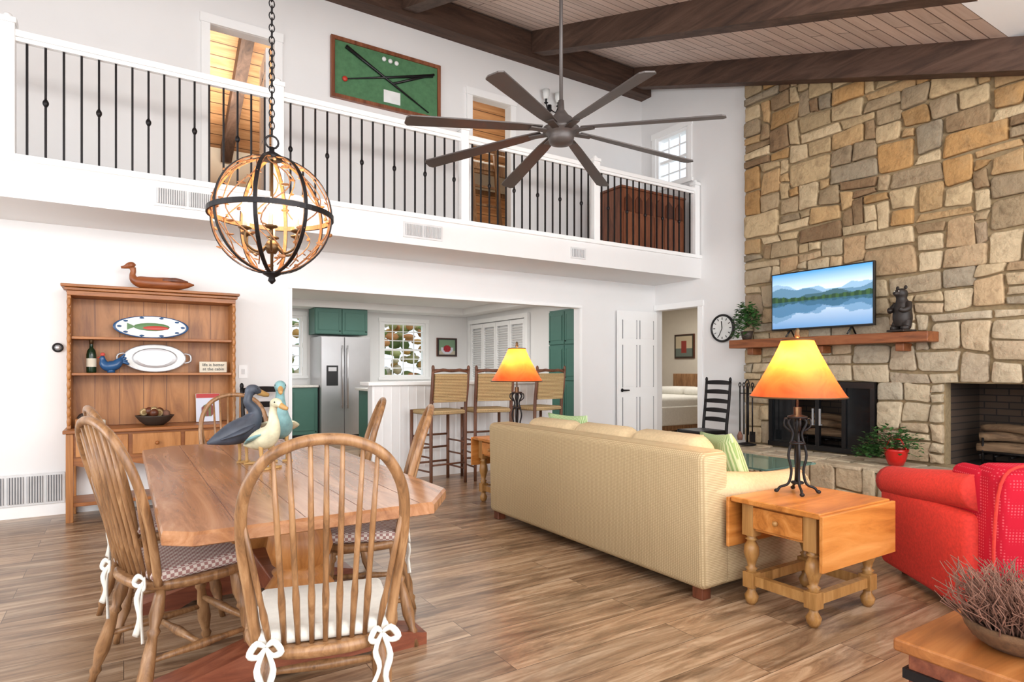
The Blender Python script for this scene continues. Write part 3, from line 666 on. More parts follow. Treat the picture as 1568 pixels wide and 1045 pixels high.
# ---------------------------------------------------------------- windsor chairs
LEG=[(0,.015),(.06,.019),(.2,.025),(.3,.016),(.33,.024),(.37,.016),(.5,.022),(.68,.027),(.82,.015),(.86,.022),(.9,.014),(1,.013)]
def sp(c,e): return math.copysign(abs(c)**e,c)
def ribbon(b,p,seed):
    x,y,z=p; r=random.Random(seed)
    for s_ in (-1,1):
        k=r.uniform(.7,1.1)
        b.sw([(x,y,z,.005),(x+s_*.025*k,y-.012,z+.016,.010),(x+s_*.046*k,y-.02,z-.008,.010),(x+s_*.022*k,y-.015,z-.018,.007),(x,y,z,.005)],WHITEC,6,4,.4)
        b.sw([(x,y-.005,z,.006),(x+s_*.02,y-.02,z-.06*k,.011),(x+s_*.008,y-.015,z-.13*k,.010),(x+s_*.03,y-.02,z-.20*k,.013)],WHITEC,6,4,.3)
def windsor(x,y,rot,cm):
    b=B(); out=[]
    for i in range(32):
        a=2*pi*i/32; px=.225*sp(math.cos(a),.75); py=.215*sp(math.sin(a),.75); px*=1+.07*(py/.215); out.append((px,py))
    b.slab(out,[(.86,.420),(.96,.430),(1.0,.445),(.985,.460),(.93,.463),(.6,.452)],OAK,True)
    L={}
    for sx in (-1,1):
        for sy in (-1,1):
            t=(sx*.15,sy*.135,.43); f=(sx*.215,sy*.21-(.03 if sy<0 else 0),0.0); b.turned(t,f,LEG,OAK,10); L[(sx,sy)]=(Vector(t),Vector(f))
    mids=[]
    for sx in (-1,1):
        a=L[(sx,1)][0].lerp(L[(sx,1)][1],.55); c=L[(sx,-1)][0].lerp(L[(sx,-1)][1],.55)
        b.turned(a,c,[(0,.010),(.3,.013),(.5,.019),(.7,.013),(1,.010)],OAK,8); mids.append(a.lerp(c,.5))
    b.turned(mids[0],mids[1],[(0,.010),(.3,.013),(.5,.019),(.7,.013),(1,.010)],OAK,8)
    a=L[(-1,1)][0].lerp(L[(-1,1)][1],.45);c=L[(1,1)][0].lerp(L[(1,1)][1],.45); b.turned(a,c,[(0,.010),(.5,.018),(1,.010)],OAK,8)
    half=[(-.178,-.155,.45),(-.194,-.18,.60),(-.212,-.218,.76),(-.204,-.258,.89),(-.155,-.292,.985),(-.08,-.31,1.03),(0,-.315,1.042)]
    bow=half+[(-p[0],p[1],p[2]) for p in half[-2::-1]]
    cv=cr(bow,6); b.tube(cv,.0155,OAK,10)
    for k in range(-4,5):
        tx=k*.051 if k in (-4,4) else k*.044
        up=[p for p in cv if p[2]>.8]; q=min(up,key=lambda p:abs(p[0]-tx)) if abs(k)<4 else min(up,key=lambda p:abs(p[2]-.86)+ (0 if p[0]*k>0 else 9))
        p0=(k*.036,-.165-.012*(1-abs(k)/4),.455)
        b.turned(p0,q,[(0,.007),(.25,.0105),(.32,.008),(.6,.0085),(1,.006)],OAK,7)
    b.rbox((0,.01,.482),(.195,.185,.024),.024,cm,7,True)
    for sx in (-1,1): ribbon(b,(sx*.155,-.19,.47),int(x*100)+sx*5)
    return b.obj('dining_chair',(x,y,0),rot)
windsor(.52,1.90,-14,WHITEC)
windsor(.19,2.74,-70,GING); windsor(.17,3.50,-80,GING)
windsor(.95,2.80,68,GING); windsor(1.02,3.62,74,GING)
windsor(.64,4.50,174,GING)

def ladder(name,x,y,rot,mat,seatm,h=1.12,sh=.46,w=.21,slats=4,rushback=False,lean=.06):
    b=B(); d=.19
    for sx in (-1,1):
        b.sw([(sx*w,-d,0,.017),(sx*w,-d,sh,.019),(sx*w*1.02,-d-lean*.6,(sh+h)/2,.018),(sx*w*1.03,-d-lean,h-.05,.016)],mat,10,4)
        b.ell((sx*w*1.03,-d-lean,h-.03),(.018,.018,.032),mat,10,6)
        b.cyl((sx*w*1.08,d,0),(sx*w*1.08,d,sh+.02),.018,mat,10)
        for z in ((.15,.30,.44) if sh>.6 else (.14,.27)): b.cyl((sx*w,-d,z),(sx*w*1.08,d,z),.010,mat,8)
    for z in ((.20,.36,.5) if sh>.6 else (.16,.28)): b.cyl((-w*1.08,d,z),(w*1.08,d,z),.012,mat,8)
    b.cyl((-w,-d,.22),(w,-d,.22),.010,mat,8)
    b.rbox((0,0,sh),(w*1.06,d+.015,.025),.024,seatm,5)
    if rushback:
        zb=sh+.12; zt=h-.10
        b.cyl((-w,-d-lean*.4,zb),(w,-d-lean*.4,zb),.012,mat); b.cyl((-w,-d-lean*.85,zt+.05),(w,-d-lean*.85,zt+.05),.012,mat)
        b.obox((0,-d-lean*.62-.004,(zb+zt)/2),(w*.93,.016,(zt-zb)/2+.01),RX(5),RUSH)
        pts=[(-w,-d-lean,h-.07,.012),(-w*.5,-d-lean-.01,h-.05,.018),(0,-d-lean-.01,h-.06,.014),(w*.5,-d-lean-.01,h-.05,.018),(w,-d-lean,h-.07,.012)]; b.sw(pts,mat,8,4,.6)
    else:
        for k in range(slats):
            z=sh+.14+k*(h-sh-.2)/(slats-1)*.98; yy=-d-lean*(z-sh)/(h-sh)
            out=[]; n=10
            for i in range(n+1): u=-1+2*i/n; out.append((u*w*.98,yy-.018*(1-u*u),z+.022+.012*(1-u*u)))
            for i in range(n,-1,-1): u=-1+2*i/n; out.append((u*w*.98,yy-.018*(1-u*u),z-.022))
            vs=out+[(p[0],p[1]+.010,p[2]) for p in out]; m=len(out); fs=[]
            for i in range(n): fs.append([i,i+1,m-2-i,m-1-i]); fs.append([m+i,m+m-1-i,m+m-2-i,m+i+1])
            for i in range(m): fs.append([i,(i+1)%m,m+(i+1)%m,m+i])
            b.add(vs,fs,mat)
    return b.obj(name,(x,y,0),rot)
ladder('ladderback_chair',6.05,5.13,82,IRON,IRON,1.13,.46,.20,5)
ladder('ladderback_chair',1.20,5.95,200,IRON,RUSHH,1.10,.46,.20,4)
for x,r in ((2.90,6),(3.50,-8),(4.20,8)): ladder('bar_stool',x,6.05,r,STOOLW,RUSHH,1.27,.77,.215,3,True,.05)

# ---------------------------------------------------------------- sofa
b=B(); y0,y1=2.15,4.37
b.rbox((2.65,(y0+y1)/2,.425),(.11,(y1-y0)/2,.365),.045,SOFA,7,True,RY(-1.2))
b.rbox((3.05,(y0+y1)/2,.19),(.38,(y1-y0)/2-.02,.125),.03,SOFA)
for k in range(3):
    hw=(y1-y0-.44)/6; yc=y0+.22+hw+k*2*hw
    b.rbox((3.10,yc,.375),(.36,hw-.004,.085),.05,SOFAC,7); b.rbox((2.86,yc,.63),(.11,hw-.004,.20),.09,SOFAC,7,True,RY(-8),.05)
for yc,s_ in ((y0+.10,-1),(y1-.10,1)):
    b.rbox((3.04,yc,.29),(.42,.085,.23),.03,SOFA)
    b.tube(cr([(2.62,yc,.58),(2.85,yc+s_*.01,.555),(3.2,yc+s_*.015,.525),(3.46,yc+s_*.015,.52)],4),.098,SOFAC,16)
    b.tube([(3.465,yc+s_*.015+.098*math.cos(2*pi*k/20),.52+.098*math.sin(2*pi*k/20)) for k in range(20)],.007,SOFA,6,True)
for y in (y0+.07,y1-.07):
    for x in (2.61,3.38): b.box(x-.035,x+.035,y-.035,y+.035,0,.075,DARKW,.006)
b.obj('sofa')
def pillow(name,c,h,rot,mat):
    b=B(); vs,fs=cubegrid(9); out=[]
    for p in vs:
        e=(1-abs(p[0])**3)*(1-abs(p[2])**3)
        out.append((p[0]*h[0]*(1-.07*(1-p[2]**2)*abs(p[0])**6),p[1]*(h[1]*(.08+.92*e**.6)),p[2]*h[2]*(1-.07*(1-p[0]**2)*abs(p[2])**6)))
    b.add(out,fs,mat,True); o=b.obj(name,c,0); o.rotation_euler=rot; return o
pillow('throw_pillow',(3.16,2.50,.63),(.21,.08,.21),(math.radians(-18),math.radians(4),math.radians(64)),GREENP)
pillow('throw_pillow',(3.08,3.95,.66),(.21,.08,.21),(math.radians(-15),0,math.radians(100)),GREENP)
pillow('throw_pillow',(3.06,2.74,.64),(.2,.07,.2),(math.radians(-25),0,math.radians(95)),SOFAC)

# ---------------------------------------------------------------- end tables & lamps
def endtable(x0,x1,y0,y1,h,name='end_table'):
    b=B(); b.box(x0,x1,y0,y1,h-.03,h,ENDW,.008)
    b.box(x0-.01,x1+.01,y0-.022,y0-.001,h-.27,h-.008,ENDW,.006)
    b.box(x0-.01,x1+.01,y1+.001,y1+.02,h-.27,h-.008,ENDW,.006)
    b.box(x0+.06,x1-.06,y0+.06,y1-.06,h-.17,h-.031,ENDW)
    b.box(x0+.036,x0+.059,y0+.11,y1-.11,h-.155,h-.045,ENDW,.004); b.ell((x0+.025,(y0+y1)/2,h-.10),(.014,.014,.014),ENDD,10,6)
    for x in (x0+.075,x1-.075):
        for y in (y0+.075,y1-.075):
            b.box(x-.034,x+.034,y-.034,y+.034,h-.20,h-.032,ENDD,.003)
            b.turned((x,y,h-.20),(x,y,.17),[(0,.030),(.06,.022),(.1,.034),(.14,.020),(.3,.036),(.5,.040),(.7,.026),(.85,.018),(.9,.032),(.96,.022),(1,.030)],ENDD,12)
            b.box(x-.032,x+.032,y-.032,y+.032,.09,.17,ENDD,.003)
            b.turned((x,y,.09),(x,y,0),[(0,.022),(.2,.020),(.5,.036),(.8,.030),(1,.018)],ENDD,12)
    for y in (y0+.075,y1-.075): b.box(x0+.108,x1-.108,y-.018,y+.018,.105,.155,ENDD)
    for x in (x0+.075,x1-.075): b.box(x-.018,x+.018,y0+.108,y1-.108,.105,.155,ENDD)
    return b.obj(name)
endtable(2.69,3.32,1.61,2.10,.56); endtable(2.75,3.40,4.50,5.02,.60)
def lamp(x,y,z,en):
    b=B()
    for k in range(4):
        a=pi/4+k*pi/2; c,s_=math.cos(a),math.sin(a)
        pts=[(.10,.008),(.085,.03),(.045,.05),(.03,.12),(.045,.20),(.030,.27),(.022,.32),(.045,.375),(.03,.40)]
        b.sw([(c*r,s_*r,zz,.007) for r,zz in pts],IRON,8,4)
        b.ell((c*.105,s_*.105,.010),(.013,.013,.010),IRON,8,6)
        b.sw([(c*.03,s_*.03,.33,.005),(c*.065,s_*.065,.36,.005),(c*.06,s_*.06,.40,.005),(c*.04,s_*.04,.385,.005)],IRON,6,3)
    b.lathe((0,0,.05),[(.03,0),(.034,.006),(.03,.012)],IRON); b.lathe((0,0,.26),[(.036,0),(.04,.008),(.036,.016)],IRON)
    b.cyl((0,0,.05),(0,0,.62),.006,IRON,8); b.lathe((0,0,.40),[(.05,0),(.05,.012),(.02,.02),(.02,.06)],IRON)
    sp_=[(.240,.515),(.215,.555),(.180,.615),(.145,.68),(.112,.745),(.088,.800),(.080,.82)]
    b.lathe((0,0,0),sp_,SHADE,40,False)
    b.tube([(.24*math.cos(2*pi*k/40),.24*math.sin(2*pi*k/40),.515) for k in range(40)],.004,BRASS,6,True); b.tube([(.08*math.cos(2*pi*k/30),.08*math.sin(2*pi*k/30),.82) for k in range(30)],.005,BRASS,6,True)
    for k in range(3): a=2*pi*k/3; b.cyl((0,0,.82),(.08*math.cos(a),.08*math.sin(a),.82),.003,IRON,6)
    b.cyl((0,0,.62),(0,0,.84),.003,IRON,6); b.lathe((0,0,.83),[(.006,0),(.016,.012),(.01,.03),(.014,.04),(.004,.055)],BRASS,12)
    b.ell((0,0,.655),(.022,.022,.03),BULB)
    o=b.obj('table_lamp',(x,y,z+.001),0)
    for dx in (.045,-.045):
        l=bpy.data.lights.new('lamp_bulb','POINT'); l.energy=en; l.color=(1,.66,.32); l.shadow_soft_size=.03
        lo=bpy.data.objects.new('lamp_bulb_light',l); bpy.context.scene.collection.objects.link(lo); lo.parent=o; lo.location=(dx,0,.70)
lamp(3.05,1.95,.56,7.5)
lamp(3.10,4.80,.60,6.5)

b=B(); b.box(3.92,4.55,2.75,3.75,.485,.50,GLASS,.005)
for x in (4.0,4.47):
    for y in (2.85,3.65): b.sw([(x,y,.485,.012),(x+.02,y,.3,.014),(x-.01,y,.12,.012),(x,y,0,.014)],IRON,8)
b.tube([(4.0,2.85,.12),(4.47,3.65,.12)],.008,IRON,6); b.tube([(4.47,2.85,.12),(4.0,3.65,.12)],.008,IRON,6)
b.obj('glass_coffee_table')

# ---------------------------------------------------------------- red armchair (local faces +Y)
b=B(); b.M=Matrix.Diagonal((1.08,1.12,1.02,1))
b.rbox((0,.02,.26),(.34,.36,.17),.04,RED)
b.rbox((0,.08,.44),(.25,.32,.08),.06,RED,7,True)
b.rbox((0,-.33,.40),(.37,.10,.36),.07,REDD,7,True,RX(6))
for s_ in (-1,1):
    b.rbox((s_*.335,.04,.28),(.085,.38,.24),.05,RED)
    b.tube(cr([(s_*.345,-.34,.62),(s_*.345,-.15,.60),(s_*.35,.15,.555),(s_*.35,.40,.53)],4),.092,RED,16)
    b.rbox((s_*.335,-.26,.62),(.05,.11,.12),.05,REDD,5)
    for y in (-.33,.33): b.turned((s_*.32,y,.11),(s_*.32,y,0),[(0,.028),(.5,.024),(1,.016)],DARKW,8)
b.tube(cr([(-.36,-.425,.10),(-.37,-.44,.45),(-.34,-.455,.72),(-.2,-.46,.775),(0,-.46,.78),(.2,-.46,.775),(.34,-.455,.72),(.37,-.44,.45),(.36,-.425,.10)],5),.007,RED,6)
b.obj('red_armchair',(4.00,1.33,0),-38)

b=B(); b.box(2.02,2.95,.20,.93,.02,.359,TABLED,.008); b.box(1.99,2.98,.17,.96,.36,.40,PINEX,.01)
for z in (.10,.28): b.box(2.01,2.96,.931,.94,z,z+.03,IRON); b.box(2.008,2.019,.2,.93,z,z+.03,IRON)
for x in (2.05,2.90):
    for y in (.24,.88): b.box(x-.03,x+.03,y-.03,y+.03,0,.03,DARKW)
b.obj('wooden_trunk')
b=B(); rnd=random.Random(9); b.lathe((0,0,0),[(.09,0),(.12,.02),(.14,.05),(.145,.07),(.13,.07),(.11,.03)],WICK,20)
for k in range(800):
    a=rnd.uniform(0,2*pi); r0=rnd.uniform(0,.12); r1=r0+rnd.uniform(.02,.09); h=rnd.uniform(.08,.20)
    c,s_=math.cos(a),math.sin(a); j=lambda:rnd.uniform(-.025,.025)
    p=[(c*r0,s_*r0,.03),(c*(r0+r1)/2+j(),s_*(r0+r1)/2+j(),.03+h*.5),(c*r1+j(),s_*r1+j(),.03+h*.8),(c*(r1+.02)+j(),s_*(r1+.02)+j(),.03+h)]
    b.tube(p,[.0024,.002,.0016,.0011],TWIG,4)
b.obj('dried_twig_basket',(2.24,.72,.401))

# ---------------------------------------------------------------- hutch
b=B(); x0,x1=-.39,.87; yb=YA-.02; yf=6.0; yu=6.12
for x in (x0,x1-.05):
    b.box(x,x+.05,yf,yf+.05,0,.709,PINE,.004); b.box(x,x+.05,yb-.05,yb,0,.709,PINE,.004)
b.box(x0-.02,x1+.02,yf-.03,yb,.71,.74,PINEX,.008)
b.box(x0+.01,x1-.01,yf+.021,yb,.50,.709,PINEX)
W=(x1-x0-.1)/3
for k in range(3):
    a=x0+.05+k*W; b.box(a+.015,a+W-.015,yf-.006,yf+.02,.52,.69,PINE,.006); b.ell((a+W/2,yf-.02,.605),(.016,.016,.016),PINEX,10,6)
n=36; top=[(x0+.05+(x1-x0-.1)*i/n,yf+.012,.50) for i in range(n+1)]
bot=[(x0+.05+(x1-x0-.1)*i/n,yf+.012,.455-.035*abs(math.sin(i/n*pi*3))+(.03 if abs(i-18)<3 else 0)) for i in range(n,-1,-1)]
vs=top+bot; m=len(vs); vs2=vs+[(p[0],p[1]+.018,p[2]) for p in vs]; fs=[]
for i in range(n): fs.append([i,i+1,m-2-i,m-1-i]); fs.append([m+i,m+i+1,2*m-2-i,2*m-1-i])
for i in range(m): fs.append([i,(i+1)%m,m+(i+1)%m,m+i])
b.add(vs2,fs,PINEX)
b.box(x0+.005,x1-.005,yf+.02,yb-.005,.12,.15,PINEX,.005)
for x in (x0,x1-.028): 
    b.box(x,x+.028,yu,yb-.021,.741,1.829,PINE,.004)
    for k in range(14): b.ell((x+.014,yu-.002,.80+k*.075),(.016,.010,.038),PINE,8,6)
b.box(x0,x1,yb-.02,yb,.741,1.829,PINE)
for k in range(1,7): xx=x0+k*(x1-x0)/7; b.box(xx-.002,xx+.002,yb-.0225,yb-.0205,.741,1.828,DARKW)
for z in (1.175,1.475): b.box(x0+.029,x1-.029,yu+.01,yb-.023,z,z+.022,PINEX,.004)
b.box(x0,x1,yu-.005,yb,1.83,1.869,PINEX,.004); b.box(x0-.015,x1+.015,yu-.025,yb,1.87,1.894,PINEX,.006); b.box(x0-.04,x1+.03,yu-.05,yb,1.895,1.92,PINEX,.008)
b.obj('pine_hutch')
b=B(); b.sw([(.27,0,.07,.006),(.20,0,.065,.035),(.08,0,.062,.062),(-.04,0,.060,.060),(-.14,0,.066,.055),(-.19,0,.085,.040),(-.205,0,.12,.026),(-.20,0,.155,.023),(-.205,0,.185,.027)],DUCKW,16,6,.95,(0,1,0))
b.sw([(-.19,0,.195,.020),(-.21,0,.205,.031),(-.235,0,.200,.027),(-.262,0,.188,.015),(-.29,0,.182,.010)],DUCKW,12,5)
b.sw([(.02,.055,.09,.01),(.12,.05,.095,.022),(.22,.02,.09,.006)],DARKW,8,4,.4); b.sw([(.02,-.055,.09,.01),(.12,-.05,.095,.022),(.22,-.02,.09,.006)],DARKW,8,4,.4)
for s_ in(-1,1): b.ell((-.232,s_*.024,.207),(.005,.004,.005),BLACK,8,6)
b.obj('wooden_duck_decoy',(.27,6.25,1.923))
def oval(name,c,a,h,rim,mid,deco):
    b=B(); o=[(a*math.cos(2*pi*k/40),h*math.sin(2*pi*k/40)) for k in range(40)]
    b.M=Matrix.Translation(c)@Matrix.Rotation(math.radians(82),4,'X')
    b.slab(o,[(.6,-.008),(.98,0.0),(1,.006),(.96,.010)],rim,False); b.slab(o,[(.93,.0105),(.92,.013),(.74,.011)],mid,False)
    if deco==1:
        b.ell((0,0,.014),(a*.48,h*.36,.004),GRNC); b.ell((a*.1,-.01,.016),(a*.36,h*.2,.004),REDC); b.prism([(-a*.42,0,.013),(-a*.64,h*.3,.013),(-a*.64,-h*.3,.013)],(0,0,.003),GRNC)
        for k in range(10): b.ell((a*.84*math.cos(k*.628),h*.84*math.sin(k*.628),.012),(.02,.01,.003),BLUEC,8,4)
    else:
        b.slab(o,[(.72,.0115),(.66,.016),(.55,.012)],PEWTER,False)
        for s_ in(-1,1): b.sw([(s_*a*.95,h*.35,.004,.007),(s_*a*1.12,h*.25,.006,.008),(s_*a*1.16,0,.006,.008),(s_*a*1.12,-h*.25,.006,.008),(s_*a*.95,-h*.35,.004,.007)],PEWTER,8)
    b.obj(name)
oval('fish_platter',(.21,6.30,1.60),.29,.10,BLUEC,PORC,1); oval('pewter_tray',(.235,6.30,1.325),.245,.125,PEWTER,PORC,0)
b=B(); b.lathe((0,0,0),[(.034,0),(.036,.01),(.036,.15),(.030,.185),(.014,.21),(.013,.27),(.016,.275),(.016,.285)],plain('bottle_glass_green',S(26,48,30),.12)); b.lathe((0,0,0),[(.0368,.05),(.0368,.12)],SIGNB,20,False); b.lathe((0,0,.24),[(.0155,0),(.0165,.03),(.0165,.046)],BRASS); b.obj('wine_bottle',(-.23,6.25,1.198))
b=B(); b.sw([(.075,0,.13,.010),(.06,0,.10,.030),(.03,0,.065,.042),(-.02,0,.055,.045),(-.05,0,.075,.036),(-.06,0,.11,.022),(-.065,0,.13,.02),(-.07,0,.14,.008)],BLUEC,12,5)
b.cyl((-.08,0,.13),(-.10,0,.125),.008,REDC,6,.002); b.ell((-.06,0,.155),(.018,.005,.014),REDC); b.lathe((0,0,0),[(.03,0),(.028,.03)],BLUEC)
for k in range(4): b.sw([(.05,0,.10,.012),(.085+.01*k,.0,.14-.02*k,.012),(.10+.01*k,0,.16-.03*k,.004)],BLUEC,6,3)
b.obj('ceramic_hen',(-.09,6.22,1.198))
b=B(); b.box(-.115,.115,-.012,.012,0,.10,SIGNB,.004); so=b.obj('wooden_sign',(.70,6.27,1.198))
tc=bpy.data.curves.new('sign_text','FONT'); tc.body='life is better\nat the cabin'; tc.size=.038; tc.align_x='CENTER'; tc.extrude=.001
to=bpy.data.objects.new('sign_lettering',tc); bpy.context.scene.collection.objects.link(to); to.parent=so; to.location=(0,-.0145,.058); to.rotation_euler=(pi/2,0,0); tc.materials.append(BLACK)
def rec(u,v):
    if math.hypot(u-.5,(v-.4)*1.3)<.3: return S(120,40,34) if math.sin(u*30)>0 else S(90,100,50)
    return S(206,210,224) if v<.85 else S(180,40,40)
b=B(); b.M=Matrix.Rotation(math.radians(-10),4,'X'); b.box(-.10,.10,0,.02,.0,.26,PORC,.002); b.grid((-.098,-.001,.002),(.196,0,0),(0,0,.256),30,36,rec,PICM); b.obj('cookbook',(.66,6.27,.745),fix=False)
b=B(); b.lathe((0,0,0),[(.07,0),(.11,.03),(.145,.075),(.15,.085),(.135,.085),(.10,.035),(.05,.015)],TERR,24); rnd=random.Random(2)
for k in range(14):
    a=rnd.uniform(0,6.28); r=rnd.uniform(0,.09); b.ell((r*math.cos(a),r*math.sin(a),.085+rnd.uniform(0,.04)*(1-r*6)+.01),(.034,.034,.034),rnd.choice([TWIG,RUSHH,DARKW]),10,7)
b.obj('decorative_bowl',(.23,6.18,.742))
b=B(); b.box(-.07,.07,-.04,.04,0,.075,PINE,.006); b.ell((.05,0,.095),(.03,.03,.022),DARKW); b.sw([(-.05,0,.075,.012),(-.02,0,.10,.02),(.02,0,.09,.01)],TERR,8); b.obj('trinket_box',(-.27,6.2,.742))
b=B(); b.lathe((0,0,0),[(.02,0),(.022,.05),(.015,.06)],SIGNB); b.obj('small_jar',(-.15,6.22,.742))
b=B(); ring=[(-.47+.032*math.cos(2*pi*k/20),YA-.014,1.41+.032*math.sin(2*pi*k/20)) for k in range(20)]; b.tube(ring,.008,IRON,8,True); b.ell((-.47,YA-.01,1.41),(.02,.01,.02),PEWTER); b.obj('wall_thermostat')
b=B(); b.box(.94,1.02,YA-.008,YA-.0005,1.14,1.27,TRIM,.003); b.box(.965,.995,YA-.013,YA-.0085,1.18,1.23,VENT,.002); b.obj('light_switch')

# ---------------------------------------------------------------- ducks on dining table
def goose(x,y,rot,body,head,h,lean):
    b=B(); k=h/.40; up=(0,1,0)
    P=[(-.17,0,.115,.006),(-.12,0,.13,.030),(-.05,0,.15,.055),(.01,0,.17,.060),(.05,0,.205,.048),(.065,0,.25,.032),(.06+lean,0,.30,.022),(.065+lean,0,.335,.020),(.075+lean,0,.358,.027),(.098+lean,0,.36,.024),(.122+lean,0,.348,.013)]
    b.sw([(p[0]*k,p[1]*k,p[2]*k,p[3]*k) for p in P],body,14,6,1,up)
    b.sw([(q[0]*k,0,q[2]*k,q[3]*k) for q in [(.115+lean,0,.35,.013),(.145+lean,0,.338,.011),(.17+lean,0,.332,.007)]],YEL,10,4,1.3,up)
    for s_ in(-1,1):
        b.ell(((.098+lean)*k,s_*.022*k,.366*k),(.004,.004,.004),BLACK,8,6)
        b.sw([(.03*k,s_*.052*k,.19*k,.012),(-.03*k,s_*.058*k,.165*k,.034*k),(-.12*k,s_*.03*k,.13*k,.01)],head,8,4,.35,up)
        b.sw([(0,s_*.03*k,.13*k,.012),(.005,s_*.032*k,.06*k,.007),(.005,s_*.034*k,.008,.008)],YEL,8,3)
        b.prism([(-.01,s_*.034*k,0),(.05,s_*.034*k-.025,0),(.056,s_*.034*k,0),(.05,s_*.034*k+.025,0)],(0,0,.009),YEL)
    b.obj('duck_figurine',(x,y,.761),rot)
goose(.49,3.24,20,DUCKN,DUCKN,.40,-.03)
goose(.56,3.04,-60,DUCKWH,DUCKT,.34,0)
goose(.67,3.26,-100,DUCKT,DUCKWH,.42,-.01)

# ---------------------------------------------------------------- mantel & hearth decor
def foliage(b,c,rad,n,mat,rnd,size=.04):
    for k in range(n):
        a=rnd.uniform(0,6.28); e=rnd.uniform(-.5,1.3); r=rnd.uniform(.4,1)
        p=Vector((c[0]+rad[0]*r*math.cos(a)*math.cos(e),c[1]+rad[1]*r*math.sin(a)*math.cos(e),c[2]+rad[2]*r*math.sin(e)))
        d=Vector((math.cos(a),math.sin(a),rnd.uniform(-.6,.8))).normalized(); w=d.cross(Vector((0,0,1))).normalized()*size*.45; t=p+d*size
        up=Vector((0,0,size*.15))
        b.add([tuple(p),tuple(p+d*size*.4+w+up),tuple(t),tuple(p+d*size*.4-w+up)],[[0,1,2],[0,2,3]],mat)
        if k%5==0: b.tube([tuple(c),tuple(p)],.002,mat,4)
b=B(); rnd=random.Random(5); b.lathe((0,0,0),[(.05,0),(.06,.03),(.072,.10),(.066,.10),(.05,.05)],TERR,16); foliage(b,(0,0,.22),(.10,.16,.24),300,LEAF,rnd,.055); foliage(b,(-.06,.06,.05),(.04,.10,.10),50,LEAF,rnd,.05); b.obj('potted_pothos',(6.25,4.64,1.582),fix=False)
b=B(); b.lathe((0,0,0),[(.06,0),(.08,.05),(.10,.13),(.105,.15),(.095,.15),(.07,.05)],REDPOT,18); b.tube([(.0,-.10,.13),(0,-.04,.24),(0,.05,.24),(0,.10,.13)],.006,REDPOT,6)
foliage(b,(.04,0.06,.17),(.14,.28,.20),360,LEAF,rnd,.045); foliage(b,(.0,.24,.08),(.1,.16,.08),150,LEAF,rnd,.045); foliage(b,(.02,.1,.2),(.12,.2,.12),70,TWIG,rnd,.035); b.obj('potted_ivy',(6.0,2.86,.345),fix=False)
b=B()
b.sw([(0,0,.05,.062),(0,0,.12,.082),(.0,0,.20,.078),(.005,0,.27,.062),(.012,0,.315,.045),(.015,0,.355,.055),(.028,0,.385,.050),(.03,0,.41,.03)],BEARM,16,5); b.sw([(.05,0,.365,.030),(.085,0,.362,.024),(.105,0,.362,.014)],BEARM,10,4); b.ell((.112,0,.368),(.008,.010,.007),BLACK)
for s_ in(-1,1):
    b.ell((.012,s_*.042,.42),(.010,.018,.020),BEARM); b.ell((.073,s_*.022,.385),(.005,.005,.005),PORC,8,6)
    b.sw([(0,s_*.062,.27,.030),(.03,s_*.088,.22,.028),(.075,s_*.07,.20,.024),(.10,s_*.05,.215,.022)],BEARM,10,5)
    b.sw([(0,s_*.045,.10,.045),(.02,s_*.055,.05,.042),(.03,s_*.055,.04,.036),(.07,s_*.055,.03,.022)],BEARM,10,5)
b.box(-.07,.10,-.09,.09,-.0,.02,BEARM,.006); b.obj('bear_statue',(6.27,2.93,1.584),165)
b=B()
b.lathe((0,0,0),[(.10,0),(.10,.012),(.02,.03)],IRON,20); b.cyl((0,0,.02),(0,0,.72),.011,IRON,8); b.sw([(0,-.03,.72,.006),(0,0,.76,.008),(0,.03,.72,.006)],IRON,6)
b.tube([(0,-.09,.60),(0,.09,.60)],.006,IRON,6)
for k,y in enumerate((-.085,-.03,.03,.085)):
    b.cyl((-.02,y,.12),(-.02,y,.68),.008,IRON,6); b.sw([(-.02,y,.66,.006),(-.02,y+.015,.70,.006),(-.02,y,.725,.006),(-.02,y-.015,.70,.006),(-.02,y,.67,.006)],IRON,6,3)
b.box(-.025,-.015,-.12,-.05,.04,.16,IRON); b.lathe((-.02,.085,.05),[(.03,0),(.035,.05),(.012,.10)],TWIG,10)
b.obj('fireplace_tool_set',(6.16,4.57,.347))

# ---------------------------------------------------------------- chandelier
b=B(); R=.275
def band(b,R,w,t,M,mat,seg=56):
    vs=[];fs=[]
    for k in range(seg):
        a=2*pi*k/seg
        for rr,zz in ((R-t,-w),(R,-w),(R,w),(R-t,w)): vs.append(tuple(M@Vector((rr*math.cos(a),rr*math.sin(a),zz))))
    for k in range(seg):
        for j in range(4): fs.append([k*4+j,k*4+(j+1)%4,((k+1)%seg)*4+(j+1)%4,((k+1)%seg)*4+j])
    b.add(vs,fs,mat)
band(b,R+.008,.012,.005,Matrix.Identity(3),IRON); band(b,R+.002,.011,.005,Matrix.Identity(3),BARK)
for k in range(4): 
    M=RZ(20+45*k)@RX(90); band(b,R+.004,.009,.003,M,IRON); band(b,R,.008,.004,M,BARK)
rnd=random.Random(3)
for k in range(10):
    a0=2*pi*k/10+.2; pts=[]
    for i in range(9):
        t=-1.2+2.4*i/8; a=a0+.26*math.sin(i*1.3+k); rr=R-.012
        pts.append((rr*math.cos(t)*math.cos(a),rr*math.cos(t)*math.sin(a),rr*math.sin(t)))
    b.tube(cr(pts,3),.003,BARK,5)
    for i in range(1,8):
        p=Vector(pts[i]); d=Vector((rnd.uniform(-1,1),rnd.uniform(-1,1),rnd.uniform(-1,1))).normalized()
        b.ell(tuple(p+d*.020),(.020,.009,.003),BARK,8,4,RZ(rnd.uniform(0,180))@RX(rnd.uniform(0,90)))
